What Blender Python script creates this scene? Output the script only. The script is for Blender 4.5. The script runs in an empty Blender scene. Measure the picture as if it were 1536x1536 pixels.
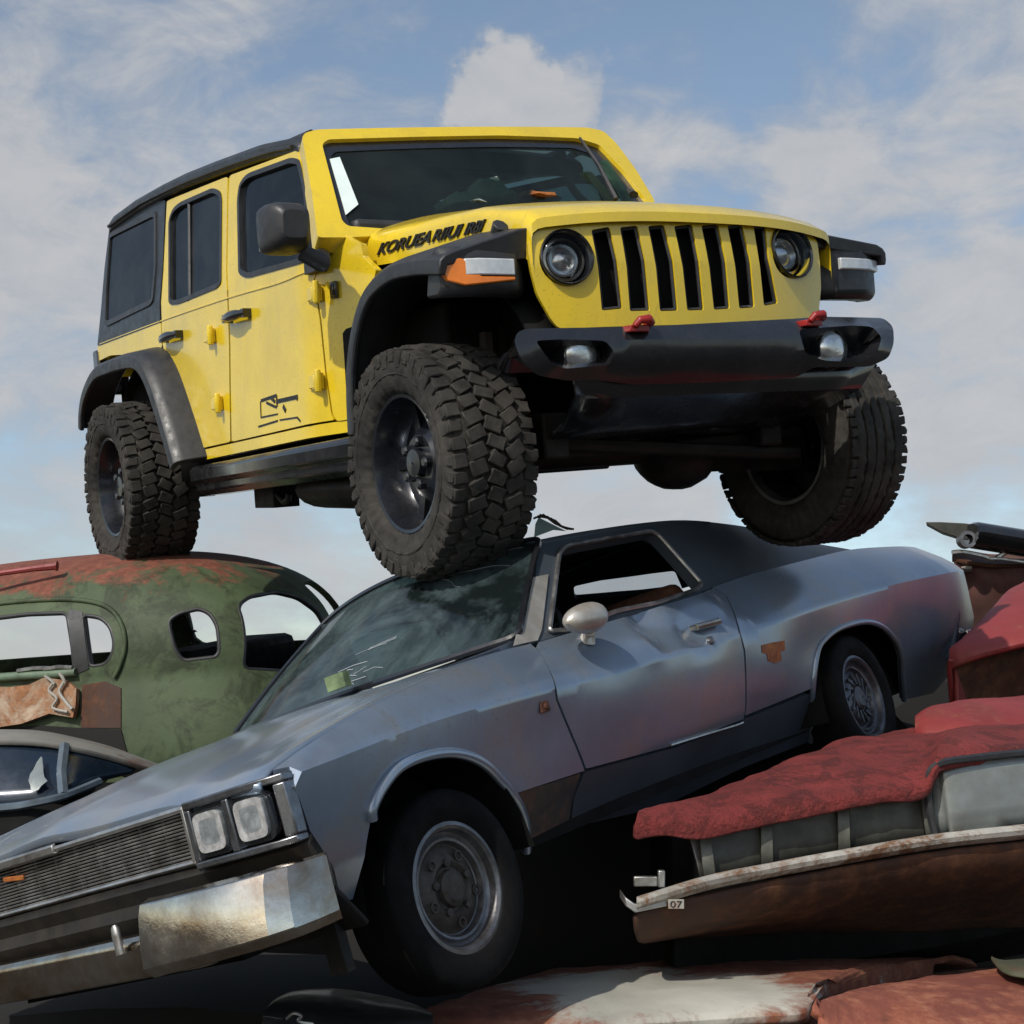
import bpy, bmesh, math, random
import numpy as np
from mathutils import Vector, Matrix
from mathutils.geometry import delaunay_2d_cdt
random.seed(7); rng = np.random.default_rng(7)
scn = bpy.context.scene
COL = scn.collection
R_ = math.radians
# ------------------------------------------------------------------ camera
FPX, HCAM, PITCH = 2069.0, 2.0, R_(8.5)
CW = np.array([[1, 0, 0], [0, math.sin(PITCH), math.cos(PITCH)], [0, -math.cos(PITCH), math.sin(PITCH)]])  # camera (right, down, forward) -> world
CP = np.array([0, 0, HCAM])
cam = bpy.data.cameras.new('camera'); cam.sensor_width = 36; cam.lens = FPX / 1536 * 36
cam.clip_start = 0.05; cam.clip_end = 5000
co = bpy.data.objects.new('camera', cam); COL.objects.link(co)
co.location = CP; co.rotation_euler = (math.pi / 2 + PITCH, 0, 0); scn.camera = co
# ------------------------------------------------------------------ light
SUNC = np.array([-.44, -.73, -.53])                       # towards the sun, camera axes
sd = CW @ SUNC; sd /= np.linalg.norm(sd)
sun = bpy.data.lights.new('sun', 'SUN'); sun.energy = 4.3; sun.angle = R_(0.6); sun.color = (1, .95, .87)
so = bpy.data.objects.new('sun', sun); COL.objects.link(so)
so.rotation_euler = Vector(sd).to_track_quat('Z', 'Y').to_euler()
scn.view_settings.view_transform = 'Standard'; scn.view_settings.look = 'None'
scn.view_settings.exposure = -0.40; scn.view_settings.gamma = 1
world = bpy.data.worlds.new('World'); scn.world = world; world.use_nodes = True

def pixdir(px, py):
    d = CW @ np.array([(px - 768) / FPX, (py - 768) / FPX, 1]); return d / np.linalg.norm(d)

def build_world():
    nt = world.node_tree; N = nt.nodes; L = nt.links; N.clear()
    out = N.new('ShaderNodeOutputWorld'); bg = N.new('ShaderNodeBackground'); L.new(bg.outputs[0], out.inputs[0])
    bg.inputs['Strength'].default_value = .15
    sky = N.new('ShaderNodeTexSky'); sky.sky_type = 'NISHITA'; sky.sun_disc = False
    sky.sun_elevation = math.asin(sd[2]); sky.sun_rotation = math.atan2(sd[0], sd[1])
    sky.air_density = 1.0; sky.dust_density = 1.2; sky.ozone_density = 2.0
    tc = N.new('ShaderNodeTexCoord')
    def math_(op, a, b=None, c=None):
        m = N.new('ShaderNodeMath'); m.operation = op
        for i, v in enumerate((a, b, c)):
            if v is None: continue
            if isinstance(v, (int, float)): m.inputs[i].default_value = v
            else: L.new(v, m.inputs[i])
        return m.outputs[0]
    mp = N.new('ShaderNodeMapping'); mp.inputs['Scale'].default_value = (1.0, 1.0, 1.9); mp.inputs['Rotation'].default_value = (0, .30, 0)
    L.new(tc.outputs['Generated'], mp.inputs[0])
    def noise(scale, det, rough, dist, src):
        n = N.new('ShaderNodeTexNoise'); n.inputs['Scale'].default_value = scale; n.inputs['Detail'].default_value = det
        n.inputs['Roughness'].default_value = rough; n.inputs['Distortion'].default_value = dist; L.new(src, n.inputs['Vector']); return n.outputs['Fac']
    # wobble the direction so that the cloud edges are ragged
    wn = N.new('ShaderNodeTexNoise'); wn.inputs['Scale'].default_value = 9; wn.inputs['Detail'].default_value = 8; wn.inputs['Roughness'].default_value = .62; L.new(tc.outputs['Generated'], wn.inputs['Vector'])
    w1 = N.new('ShaderNodeVectorMath'); w1.operation = 'MULTIPLY_ADD'; L.new(wn.outputs['Color'], w1.inputs[0]); w1.inputs[1].default_value = (.13, .13, .10); w1.inputs[2].default_value = (-.065, -.065, -.05)
    w2 = N.new('ShaderNodeVectorMath'); w2.operation = 'ADD'; L.new(tc.outputs['Generated'], w2.inputs[0]); L.new(w1.outputs[0], w2.inputs[1])
    wd = N.new('ShaderNodeVectorMath'); wd.operation = 'NORMALIZE'; L.new(w2.outputs[0], wd.inputs[0])
    n1 = noise(5.0, 12, .60, .5, mp.outputs[0])
    n2 = noise(14, 10, .64, .6, mp.outputs[0])
    # cumulus lobes at directions of the sky, ragged by noise
    acc = None
    for px, py, rad, st in [(765, 128, 60, .95), (712, 172, 48, .75), (830, 150, 60, .62), (1010, 215, 120, .35), (1470, 190, 120, .5), (1490, 470, 95, .8), (1410, 560, 150, .65), (1330, 300, 150, .45),
                            (1240, 200, 90, .5), (60, 470, 200, .6), (130, 420, 130, .45), (940, 740, 160, .6), (420, 820, 240, .45), (60, 860, 180, .5), (1440, 640, 130, .45), (1500, 20, 200, .45), (300, 60, 200, .25), (-400, 500, 300, .6), (2000, 300, 300, .7), (1900, 800, 300, .5)]:
        d = pixdir(px, py); dp = N.new('ShaderNodeVectorMath'); dp.operation = 'DOT_PRODUCT'
        L.new(wd.outputs[0], dp.inputs[0]); dp.inputs[1].default_value = d
        c = math.cos(rad / FPX * 1.5)
        mr = N.new('ShaderNodeMapRange'); mr.interpolation_type = 'SMOOTHSTEP'
        mr.inputs[1].default_value = c; mr.inputs[2].default_value = math.cos(rad / FPX * .45); mr.inputs[3].default_value = 0; mr.inputs[4].default_value = st
        L.new(dp.outputs['Value'], mr.inputs[0])
        acc = mr.outputs[0] if acc is None else math_('MAXIMUM', acc, mr.outputs[0])
    a = math_('MULTIPLY_ADD', n1, 1.55, math_('MULTIPLY', acc, .74))
    a = math_('MULTIPLY_ADD', n2, .62, math_('SUBTRACT', a, .08))
    mk = N.new('ShaderNodeMapRange'); mk.interpolation_type = 'SMOOTHSTEP'
    mk.inputs[1].default_value = .86; mk.inputs[2].default_value = 1.50; mk.inputs[3].default_value = 0.12; mk.inputs[4].default_value = .95
    L.new(a, mk.inputs[0])
    # cloud colour: greyer thin parts, whiter thick parts
    cr = N.new('ShaderNodeValToRGB'); L.new(math_('MULTIPLY_ADD', n2, .5, math_('MULTIPLY', mk.outputs[0], .6)), cr.inputs[0])
    cr.color_ramp.elements[0].position = .25; cr.color_ramp.elements[0].color = (2.35, 2.75, 3.35, 1)
    cr.color_ramp.elements[1].position = .95; cr.color_ramp.elements[1].color = (4.9, 4.9, 5.0, 1)
    sk = N.new('ShaderNodeMix'); sk.data_type = 'RGBA'; sk.blend_type = 'MULTIPLY'; sk.inputs['Factor'].default_value = 1
    L.new(sky.outputs[0], sk.inputs['A']); sk.inputs['B'].default_value = (1.55, 1.47, 1.32, 1)
    mx = N.new('ShaderNodeMix'); mx.data_type = 'RGBA'; L.new(mk.outputs[0], mx.inputs['Factor']); L.new(sk.outputs['Result'], mx.inputs['A']); L.new(cr.outputs[0], mx.inputs['B'])
    L.new(mx.outputs['Result'], bg.inputs['Color'])
build_world()
# ------------------------------------------------------------------ materials
def newmat(name):
    m = bpy.data.materials.new(name); m.use_nodes = True
    nt = m.node_tree; b = nt.nodes['Principled BSDF']; return m, nt, b
def nnode(nt, scale=5, det=6, rough=.6, dist=0, src=None, sc3=None):
    n = nt.nodes.new('ShaderNodeTexNoise'); n.inputs['Scale'].default_value = scale; n.inputs['Detail'].default_value = det
    n.inputs['Roughness'].default_value = rough; n.inputs['Distortion'].default_value = dist
    tc = nt.nodes.get('TC') or nt.nodes.new('ShaderNodeTexCoord'); tc.name = 'TC'
    s = tc.outputs['Object']
    if sc3:
        mp = nt.nodes.new('ShaderNodeMapping'); mp.inputs['Scale'].default_value = sc3; nt.links.new(s, mp.inputs[0]); s = mp.outputs[0]
    nt.links.new(s, n.inputs['Vector']); return n.outputs['Fac']
def ramp(nt, fac, stops):
    r = nt.nodes.new('ShaderNodeValToRGB'); nt.links.new(fac, r.inputs[0]); e = r.color_ramp.elements
    while len(e) < len(stops): e.new(.5)
    for q, (p, c) in zip(e, stops):
        q.position = p; q.color = (*c, 1) if isinstance(c, (tuple, list)) else (c, c, c, 1)
    return r.outputs[0]
def mixc(nt, f, a, b):
    m = nt.nodes.new('ShaderNodeMix'); m.data_type = 'RGBA'
    for k, v in (('Factor', f), ('A', a), ('B', b)):
        if isinstance(v, (int, float)): m.inputs[k].default_value = v
        elif isinstance(v, tuple): m.inputs[k].default_value = (*v, 1)
        else: nt.links.new(v, m.inputs[k])
    return m.outputs['Result']
def fmath(nt, op, a, b):
    m = nt.nodes.new('ShaderNodeMath'); m.operation = op
    for i, v in enumerate((a, b)):
        if isinstance(v, (int, float)): m.inputs[i].default_value = v
        else: nt.links.new(v, m.inputs[i])
    return m.outputs[0]
def bump(nt, b, h, strength, dist=.01):
    bp = nt.nodes.new('ShaderNodeBump'); bp.inputs['Strength'].default_value = strength; bp.inputs['Distance'].default_value = dist
    nt.links.new(h, bp.inputs['Height']); nt.links.new(bp.outputs[0], b.inputs['Normal'])
def grit(nt, c, amt):
    f = fmath(nt, 'MULTIPLY', ramp(nt, nnode(nt, 95, 4, .7), [(.60, 0.0), (.68, 1.0)]), ramp(nt, nnode(nt, 2.5, 8, .75), [(.40, 0.0), (.68, amt)]))
    c = mixc(nt, f, c, (.05, .04, .03))
    f = fmath(nt, 'MULTIPLY', ramp(nt, nnode(nt, 34, 6, .75, .8, sc3=(1, 1, .25)), [(.56, 0.0), (.66, 1.0)]), ramp(nt, nnode(nt, 1.7, 8, .75), [(.45, 0.0), (.7, amt * .55)]))
    return mixc(nt, f, c, (.16, .13, .09))
def simple(name, col, rough=.5, metal=0, coat=0, var=.25, vs=6, dirt=None, dirt_amt=.5, bmp=0, bs=40, rvar=.15, spec=.5, speck=0):
    m, nt, b = newmat(name)
    n = nnode(nt, vs, 8, .65)
    lo = tuple(c * (1 - var) for c in col); hi = tuple(min(1, c * (1 + var)) for c in col)
    c = ramp(nt, n, [(.3, lo), (.7, hi)])
    if dirt:
        n2 = nnode(nt, vs * .45, 10, .72, .4)
        f = ramp(nt, n2, [(.5 - .12 * dirt_amt, 0.0), (.72, dirt_amt)]); c = mixc(nt, f, c, dirt)
    if speck: c = grit(nt, c, speck)
    nt.links.new(c, b.inputs['Base Color'])
    rr = ramp(nt, nnode(nt, vs * 1.7, 8, .7), [(.3, max(0, rough - rvar)), (.7, min(1, rough + rvar))]); nt.links.new(rr, b.inputs['Roughness'])
    b.inputs['Metallic'].default_value = metal; b.inputs['Coat Weight'].default_value = coat; b.inputs['Coat Roughness'].default_value = .12
    b.inputs['Specular IOR Level'].default_value = spec
    if bmp: bump(nt, b, nnode(nt, bs, 6, .7), bmp, .004)
    return m
def rusty(name, paint, rusts, amount=.5, scale=2.5, metal=0, prough=.4, zgrad=None, bmp=.35, streak=False, extra=None, coat=0, bdist=.006, speck=0, blob=None):
    """paint worn through to rust; amount 0..1; zgrad=(z0,z1) makes rust grow with object height"""
    m, nt, b = newmat(name)
    n = nnode(nt, scale, 12, .72, .6, sc3=(1, 1, .45) if streak else None); n2 = nnode(nt, scale * 6, 8, .7); n3 = nnode(nt, scale * .8, 6, .6)
    f = fmath(nt, 'ADD', fmath(nt, 'MULTIPLY', n, .75), fmath(nt, 'MULTIPLY', n2, .25))
    f = fmath(nt, 'ADD', f, amount - .5)
    if zgrad:
        tc = nt.nodes['TC']; sp = nt.nodes.new('ShaderNodeSeparateXYZ'); nt.links.new(tc.outputs['Object'], sp.inputs[0])
        mr = nt.nodes.new('ShaderNodeMapRange'); mr.inputs[1].default_value = zgrad[0]; mr.inputs[2].default_value = zgrad[1]; mr.inputs[3].default_value = -.35; mr.inputs[4].default_value = .35
        nt.links.new(sp.outputs['Z'], mr.inputs[0]); f = fmath(nt, 'ADD', f, mr.outputs[0])
    if blob:
        vm = nt.nodes.new('ShaderNodeVectorMath'); vm.operation = 'DISTANCE'; nt.links.new(nt.nodes['TC'].outputs['Object'], vm.inputs[0]); vm.inputs[1].default_value = blob[0]
        mr = nt.nodes.new('ShaderNodeMapRange'); mr.inputs[1].default_value = blob[1]; mr.inputs[2].default_value = blob[2]; mr.inputs[3].default_value = -.16; mr.inputs[4].default_value = .16
        nt.links.new(vm.outputs['Value'], mr.inputs[0]); f = fmath(nt, 'ADD', f, mr.outputs[0])
    mask = ramp(nt, f, [(.46, 0.0), (.56, 1.0)])
    pc = ramp(nt, n3, [(.3, tuple(c * .7 for c in paint)), (.7, tuple(min(1, c * 1.25) for c in paint))])
    if extra:
        pc = mixc(nt, ramp(nt, nnode(nt, scale * 1.6, 9, .7, .5), [(.48, 0.0), (.6, .8)]), pc, extra)
    rc = ramp(nt, n2, [(.25, rusts[0]), (.5, rusts[1]), (.75, rusts[2])])
    fin = mixc(nt, mask, pc, rc)
    if speck: fin = grit(nt, fin, speck)
    nt.links.new(fin, b.inputs['Base Color'])
    nt.links.new(fmath(nt, 'ADD', fmath(nt, 'MULTIPLY', mask, .85 - prough), prough), b.inputs['Roughness'])
    if metal: nt.links.new(fmath(nt, 'MULTIPLY', fmath(nt, 'SUBTRACT', 1.0, mask), metal), b.inputs['Metallic'])
    if bmp: bump(nt, b, fmath(nt, 'ADD', fmath(nt, 'MULTIPLY', n2, .6), fmath(nt, 'MULTIPLY', mask, .25)), bmp, bdist)
    b.inputs['Coat Weight'].default_value = coat; b.inputs['Coat Roughness'].default_value = .15
    return m
def glass(name, tint, trans=.5, rough=.03, dirt=.25, dirt_sheen_c=(.25, .28, .27)):  # dirt: diffuse film, serving as grime and as painted reflection
    m, nt, b = newmat(name); out = nt.nodes['Material Output']
    tr = nt.nodes.new('ShaderNodeBsdfTransparent'); tr.inputs[0].default_value = (*tint, 1)
    b.inputs['Base Color'].default_value = (.004, .006, .006, 1); b.inputs['Roughness'].default_value = rough; b.inputs['Specular IOR Level'].default_value = .6
    mx = nt.nodes.new('ShaderNodeMixShader'); mx.inputs[0].default_value = trans
    nt.links.new(b.outputs[0], mx.inputs[1]); nt.links.new(tr.outputs[0], mx.inputs[2])
    if dirt:
        df = nt.nodes.new('ShaderNodeBsdfDiffuse'); df.inputs[0].default_value = (*dirt_sheen_c, 1)
        m2 = nt.nodes.new('ShaderNodeMixShader'); f = ramp(nt, nnode(nt, 2.2, 10, .7, .5), [(.42, .02), (.75, dirt)])
        nt.links.new(f, m2.inputs[0]); nt.links.new(mx.outputs[0], m2.inputs[1]); nt.links.new(df.outputs[0], m2.inputs[2]); nt.links.new(m2.outputs[0], out.inputs[0])
    else: nt.links.new(mx.outputs[0], out.inputs[0])
    return m
RUST = ((.10, .030, .012), (.22, .075, .03), (.36, .16, .08))
RUSTD = ((.035, .014, .008), (.09, .032, .016), (.16, .07, .035))
RUSTR = ((.15, .035, .02), (.27, .075, .045), (.36, .13, .08))
M = {}
M['yellow'] = simple('yellow_paint', (.80, .570, .016), .28, 0, .8, .07, 3, dirt=(.40, .31, .07), dirt_amt=.5, rvar=.12, speck=.75)
M['yellow_in'] = simple('yellow_edge', (.45, .31, .015), .5, 0, 0, .1, 4)
M['plastic'] = simple('black_plastic', (.022, .023, .026), .48, 0, 0, .35, 14, dirt=(.07, .06, .05), dirt_amt=.35, bmp=.12, bs=160)
M['gloss'] = simple('black_gloss', (.011, .012, .015), .22, 0, .5, .3, 8, dirt=(.06, .05, .045), dirt_amt=.25)
M['hardtop'] = simple('hardtop_black', (.020, .022, .025), .40, 0, 0, .25, 9, dirt=(.06, .06, .06), dirt_amt=.3, bmp=.08, bs=200)
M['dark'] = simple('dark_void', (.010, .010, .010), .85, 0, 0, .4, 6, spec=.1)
M['under'] = simple('greasy_steel', (.016, .015, .014), .6, .2, 0, .5, 9, dirt=(.06, .045, .03), dirt_amt=.5, bmp=.3, bs=30, spec=.3)
M['rubber'] = simple('tyre_rubber', (.022, .020, .018), .82, 0, 0, .35, 12, dirt=(.085, .077, .066), dirt_amt=.8, bmp=.6, bs=70, spec=.3)
M['rubber2'] = simple('old_rubber', (.005, .005, .0055), .75, 0, 0, .35, 12, dirt=(.016, .014, .012), dirt_amt=.5, bmp=.3, bs=60, spec=.12)
M['rim'] = simple('black_rim', (.012, .014, .020), .28, .3, .3, .3, 10, dirt=(.05, .045, .04), dirt_amt=.4)
M['steel'] = simple('worn_steel', (.22, .22, .23), .42, .85, 0, .35, 14, dirt=(.06, .045, .035), dirt_amt=.75, bmp=.2, bs=50)
M['chrome'] = simple('pitted_chrome', (.58, .55, .49), .16, 1, 0, .3, 7, dirt=(.26, .13, .03), dirt_amt=.9, bmp=.15, bs=35, rvar=.14)
M['trim'] = simple('dull_trim', (.50, .50, .49), .38, .9, 0, .25, 12, dirt=(.12, .08, .05), dirt_amt=.8, bmp=.2, bs=40)
M['belt'] = rusty('flaking_belt', (.50, .48, .43), ((.04, .025, .015), (.14, .07, .035), (.28, .16, .09)), .49, 6, .3, .5, bmp=.6)
def fluted():
    m, nt, b = newmat('fluted_glass'); out = nt.nodes['Material Output']
    w = nt.nodes.new('ShaderNodeTexWave'); w.wave_type = 'BANDS'; w.bands_direction = 'Y'; w.inputs['Scale'].default_value = 22; w.inputs['Distortion'].default_value = .4
    nnode(nt, 3); nt.links.new(nt.nodes['TC'].outputs['Object'], w.inputs['Vector'])
    b.inputs['Base Color'].default_value = (.05, .06, .065, 1); b.inputs['Roughness'].default_value = .08; bump(nt, b, w.outputs['Fac'], .5, .004)
    tr = nt.nodes.new('ShaderNodeBsdfTransparent'); tr.inputs[0].default_value = (.9, .93, .95, 1); mx = nt.nodes.new('ShaderNodeMixShader')
    nt.links.new(ramp(nt, nnode(nt, 9, 8, .7), [(.35, .72), (.65, .93)]), mx.inputs[0]); nt.links.new(b.outputs[0], mx.inputs[1]); nt.links.new(tr.outputs[0], mx.inputs[2]); nt.links.new(mx.outputs[0], out.inputs[0]); return m
M['fluted'] = fluted()
M['bowl'] = simple('reflector', (.75, .76, .78), .12, 1, 0, .15, 9, dirt=(.2, .2, .19), dirt_amt=.6)
M['darktrim'] = simple('tarnished_trim', (.20, .21, .23), .3, .85, 0, .35, 12, dirt=(.05, .045, .04), dirt_amt=.8)
M['lamp'] = simple('lamp_lens', (.66, .68, .70), .18, .8, .3, .25, 16, dirt=(.14, .14, .13), dirt_amt=.6, bmp=.35, bs=30)
M['lampbowl'] = simple('lamp_bowl', (.80, .82, .84), .2, .5, .5, .45, 38, dirt=(.20, .20, .19), dirt_amt=.7, bmp=.5, bs=26)
M['lampclear'] = simple('lamp_clear', (.62, .64, .66), .2, .1, .6, .15, 30)
M['amber'] = simple('amber_lens', (.80, .20, .012), .25, 0, .6, .15, 20)
M['red'] = simple('red_plastic', (.28, .012, .012), .45, 0, .2, .3, 20)
M['smoke'] = glass('smoked_glass', (.10, .12, .14), .55, .04, .26, (.10, .11, .13))  # film colour paints the greyish reflections on the panes
M['windshield'] = glass('windshield_glass', (.52, .66, .62), .62, .03, .08, (.2, .24, .23))
M['oldglass'] = glass('old_glass', (.40, .54, .54), .42, .07, .42, (.22, .31, .33))  # teal film paints in the windshield's reflected mid-tones
M['sideclear'] = glass('pale_side_glass', (.62, .76, .74), .85, .04, .0)
M['clear'] = glass('clear_glass', (.9, .93, .95), .88, .05, .0)
M['silver'] = rusty('silver_paint', (.215, .275, .360), RUSTD, .32, 1.6, .50, .26, bmp=.09, extra=(.27, .285, .30), coat=.4, speck=.65)
M['silverroof'] = rusty('dark_vinyl_roof', (.062, .075, .092), ((.05, .04, .03), (.07, .055, .04), (.12, .09, .06)), .38, 2.2, .2, .5, bmp=.3)
M['sillrust'] = rusty('sill_rust', (.055, .050, .052), ((.03, .016, .010), (.08, .038, .022), (.15, .075, .04)), .50, 3.0, .3, .55, bmp=.3)
M['silverlow'] = rusty('dark_silver_paint', (.105, .128, .165), RUSTD, .36, 2.0, .6, .42, bmp=.2)
M['bare'] = simple('bare_pillar', (.52, .50, .46), .38, .5, .1, .25, 7, dirt=(.30, .19, .07), dirt_amt=.6)
M['green'] = rusty('green_rusty_paint', (.060, .088, .040), ((.07, .022, .013), (.17, .05, .03), (.25, .095, .055)), .45, 3.2, 0, .7, zgrad=(.12, .74), bmp=.6, extra=(.018, .027, .009), speck=.8)
M['moss'] = simple('moss', (.050, .072, .026), .95, 0, 0, .5, 14, spec=.1)
M['rustdoor'] = rusty('rust_door', (.38, .29, .21), ((.07, .03, .018), (.26, .11, .045), (.40, .25, .15)), .54, 5, 0, .85, bmp=.7, speck=.9)
M['rustdark'] = rusty('dark_rust', (.035, .022, .016), RUSTD, .6, 2, 0, .85)
M['hulk'] = rusty('gap_shade_rust', (.012, .011, .010), ((.010, .007, .006), (.018, .010, .007), (.028, .015, .010)), .42, 1.2, 0, .9)  # near-black; shade of the gaps under the pile put into the colour
M['redpaint'] = rusty('faded_red', (.235, .032, .030), ((.09, .017, .013), (.18, .038, .028), (.27, .085, .06)), .43, 3.0, 0, .55, bmp=.4, speck=.7)
M['redrough'] = rusty('blistered_red', (.27, .036, .032), ((.13, .020, .016), (.20, .032, .027), (.30, .075, .06)), .44, 9.0, 0, .8, bmp=1.0, bdist=.05)
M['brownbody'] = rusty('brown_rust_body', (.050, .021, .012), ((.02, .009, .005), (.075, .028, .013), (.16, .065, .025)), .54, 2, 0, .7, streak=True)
M['greyglass'] = simple('painted_window', (.075, .075, .064), .5, 0, 0, .5, 8, dirt=(.025, .022, .018), dirt_amt=.7, bmp=.3, bs=25)
M['greypanel'] = simple('grey_panel', (.27, .30, .30), .35, .3, .2, .25, 4, dirt=(.12, .09, .05), dirt_amt=.6)
M['whiterust'] = rusty('white_rusty_hood', (.52, .50, .43), ((.12, .032, .020), (.23, .075, .042), (.36, .18, .10)), .545, 1.7, 0, .6)
M['rustred'] = rusty('rust_red_panel', (.20, .055, .035), ((.10, .03, .018), (.29, .085, .045), (.40, .18, .10)), .52, 2.6, 0, .75, bmp=.5)
M['navy'] = simple('dark_navy', (.010, .020, .036), .28, .2, .3, .5, 4, dirt=(.05, .055, .06), dirt_amt=.5)
M['palegrey'] = rusty('pale_roof_edge', (.36, .34, .30), RUST, .40, 3, 0, .6)
M['seat'] = simple('seat_cloth', (.030, .030, .032), .9, 0, 0, .4, 20)
M['paper'] = simple('paper', (.75, .86, .84), .8, 0, 0, .08, 14)
M['rag'] = simple('rag', (.42, .47, .44), .9, 0, 0, .4, 25, bmp=.5, bs=30)
M['letter'] = simple('decal_black', (.012, .012, .014), .5, 0, 0, .3, 20)
M['decalgrey'] = simple('decal_shadow', (.17, .13, .03), .6, 0, 0, .3, 30)
M['orange'] = simple('orange_decal', (.42, .14, .02), .55, 0, 0, .4, 25, dirt=(.16, .03, .025), dirt_amt=1.0)
M['greenglass'] = glass('green_glass', (.35, .60, .38), .45, .1, .3, (.15, .32, .17))
M['twig'] = simple('twig', (.05, .04, .03), .9)
M['leaf'] = simple('weed', (.07, .11, .03), .8, 0, 0, .4, 20)
# ------------------------------------------------------------------ mesh helpers
def finish(me, mat, ang=.6):
    if mat: me.materials.append(mat)
    me.polygons.foreach_set('use_smooth', [True] * len(me.polygons))
    me.update(); me.set_sharp_from_angle(angle=ang)
def link(name, me, parent=None):
    o = bpy.data.objects.new(name, me); COL.objects.link(o)
    if parent: o.parent = parent
    return o
def mesh(name, V, F, mat, parent=None, ang=.6, bev=0, mirror=False, seg=2):
    res = []
    for s in ((1, -1) if mirror else (1,)):
        me = bpy.data.meshes.new(name)
        VV = [(v[0], v[1] * s, v[2]) for v in V]; FF = F if s > 0 else [tuple(reversed(f)) for f in F]
        me.from_pydata(VV, [], FF); finish(me, mat, ang); o = link(name, me, parent)
        if bev:
            b = o.modifiers.new('bevel', 'BEVEL'); b.width = bev; b.segments = seg; b.limit_method = 'ANGLE'; b.angle_limit = R_(40); b.harden_normals = False
        res.append(o)
    return res if mirror else res[0]
class MB:
    def __init__(s): s.V = []; s.F = []
    def add(s, V, F):
        k = len(s.V); s.V += [tuple(map(float, v)) for v in V]; s.F += [tuple(i + k for i in f) for f in F]; return s
    def box(s, c, d, rot=None):
        c = np.array(c, float); h = np.array(d, float) / 2; V = []
        for x in (-1, 1):
            for y in (-1, 1):
                for z in (-1, 1):
                    p = h * (x, y, z)
                    if rot is not None: p = rot @ p
                    V.append(c + p)
        return s.add(V, [(0, 1, 3, 2), (4, 6, 7, 5), (0, 4, 5, 1), (2, 3, 7, 6), (0, 2, 6, 4), (1, 5, 7, 3)])
    def tube(s, P, r, n=8, closed=False, flat=None):
        P = [np.array(p, float) for p in P]; m = len(P); V = []; F = []
        up = None
        for i, p in enumerate(P):
            a = P[i - 1] if (i > 0 or closed) else p; b = P[(i + 1) % m] if (i < m - 1 or closed) else p
            t = b - a; t /= np.linalg.norm(t) + 1e-12
            if up is None:
                up = np.array([0, 0, 1.]) if abs(t[2]) < .9 else np.array([1., 0, 0])
            u = up - t * (up @ t); u /= np.linalg.norm(u) + 1e-12; w = np.cross(t, u); up = u
            rr = r[i] if hasattr(r, '__len__') else r
            for k in range(n):
                q = 2 * math.pi * k / n
                V.append(p + rr * (math.cos(q) * u * (flat or 1) + math.sin(q) * w))
        for i in range(m if closed else m - 1):
            j = (i + 1) % m
            for k in range(n): F.append((i * n + k, i * n + (k + 1) % n, j * n + (k + 1) % n, j * n + k))
        if not closed: F += [tuple(reversed(range(n))), tuple((m - 1) * n + k for k in range(n))]
        return s.add(V, F)
    def grid(s, rows, closed=False):
        n = len(rows[0]); V = [p for r in rows for p in r]; F = []
        for i in range(len(rows) - 1):
            for k in range(n if closed else n - 1): F.append((i * n + k, i * n + (k + 1) % n, (i + 1) * n + (k + 1) % n, (i + 1) * n + k))
        return s.add(V, F)
    def loft(s, rows, cap=True):
        n = len(rows[0]); k0 = len(s.V); s.grid(rows, True)
        if cap: s.F += [tuple(k0 + i for i in reversed(range(n))), tuple(k0 + (len(rows) - 1) * n + i for i in range(n))]
        return s
    def rev(s, prof, n=48, ax=1, c=(0, 0, 0), cap=False):
        rows = []
        for r, h in prof:
            row = []
            for k in range(n):
                q = 2 * math.pi * k / n; v = [0, 0, 0]; v[ax] = h; v[(ax + 1) % 3] = r * math.cos(q); v[(ax + 2) % 3] = r * math.sin(q)
                row.append((v[0] + c[0], v[1] + c[1], v[2] + c[2]))
            rows.append(row)
        return s.loft(rows, cap)
    def build(s, name, mat, parent=None, ang=.6, bev=0, mirror=False, seg=2, fix=True):
        r = mesh(name, s.V, s.F, mat, parent, ang, bev, mirror, seg)
        if fix:
            for o in (r if mirror else [r]):
                bm = bmesh.new(); bm.from_mesh(o.data); bmesh.ops.recalc_face_normals(bm, faces=bm.faces); bm.to_mesh(o.data); bm.free()
        return r
def rp(P, r=6, n=4):
    """round the corners of a closed polygon"""
    P = [np.array(p, float) for p in P]; out = []; m = len(P)
    for i in range(m):
        a, b, c = P[i - 1], P[i], P[(i + 1) % m]
        la = np.linalg.norm(a - b); lc = np.linalg.norm(c - b); q = min(r, la * .45, lc * .45)
        s = b + (a - b) / la * q; e = b + (c - b) / lc * q
        for k in range(n + 1):
            t = k / n; out.append((1 - t) ** 2 * s + 2 * t * (1 - t) * b + t * t * e)
    return out
def cr(P, n=6, closed=False):
    P = [np.array(p, float) for p in P]; m = len(P); out = []
    g = lambda i: P[i % m] if closed else P[max(0, min(m - 1, i))]
    for i in range(m if closed else m - 1):
        a, b, c, d = g(i - 1), g(i), g(i + 1), g(i + 2)
        for k in range(n):
            t = k / n; out.append(.5 * ((2 * b) + (c - a) * t + (2 * a - 5 * b + 4 * c - d) * t * t + (3 * b - a - 3 * c + d) * t ** 3))
    if not closed: out.append(P[-1])
    return out
def circ(cx, cy, rx, ry=None, n=28):
    ry = ry or rx; return [(cx + rx * math.cos(2 * math.pi * k / n), cy + ry * math.sin(2 * math.pi * k / n)) for k in range(n)]
def interp(x, T):
    xs = [t[0] for t in T]
    return np.array([np.interp(x, xs, [t[i] for t in T]) for i in range(1, len(T[0]))])
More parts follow.
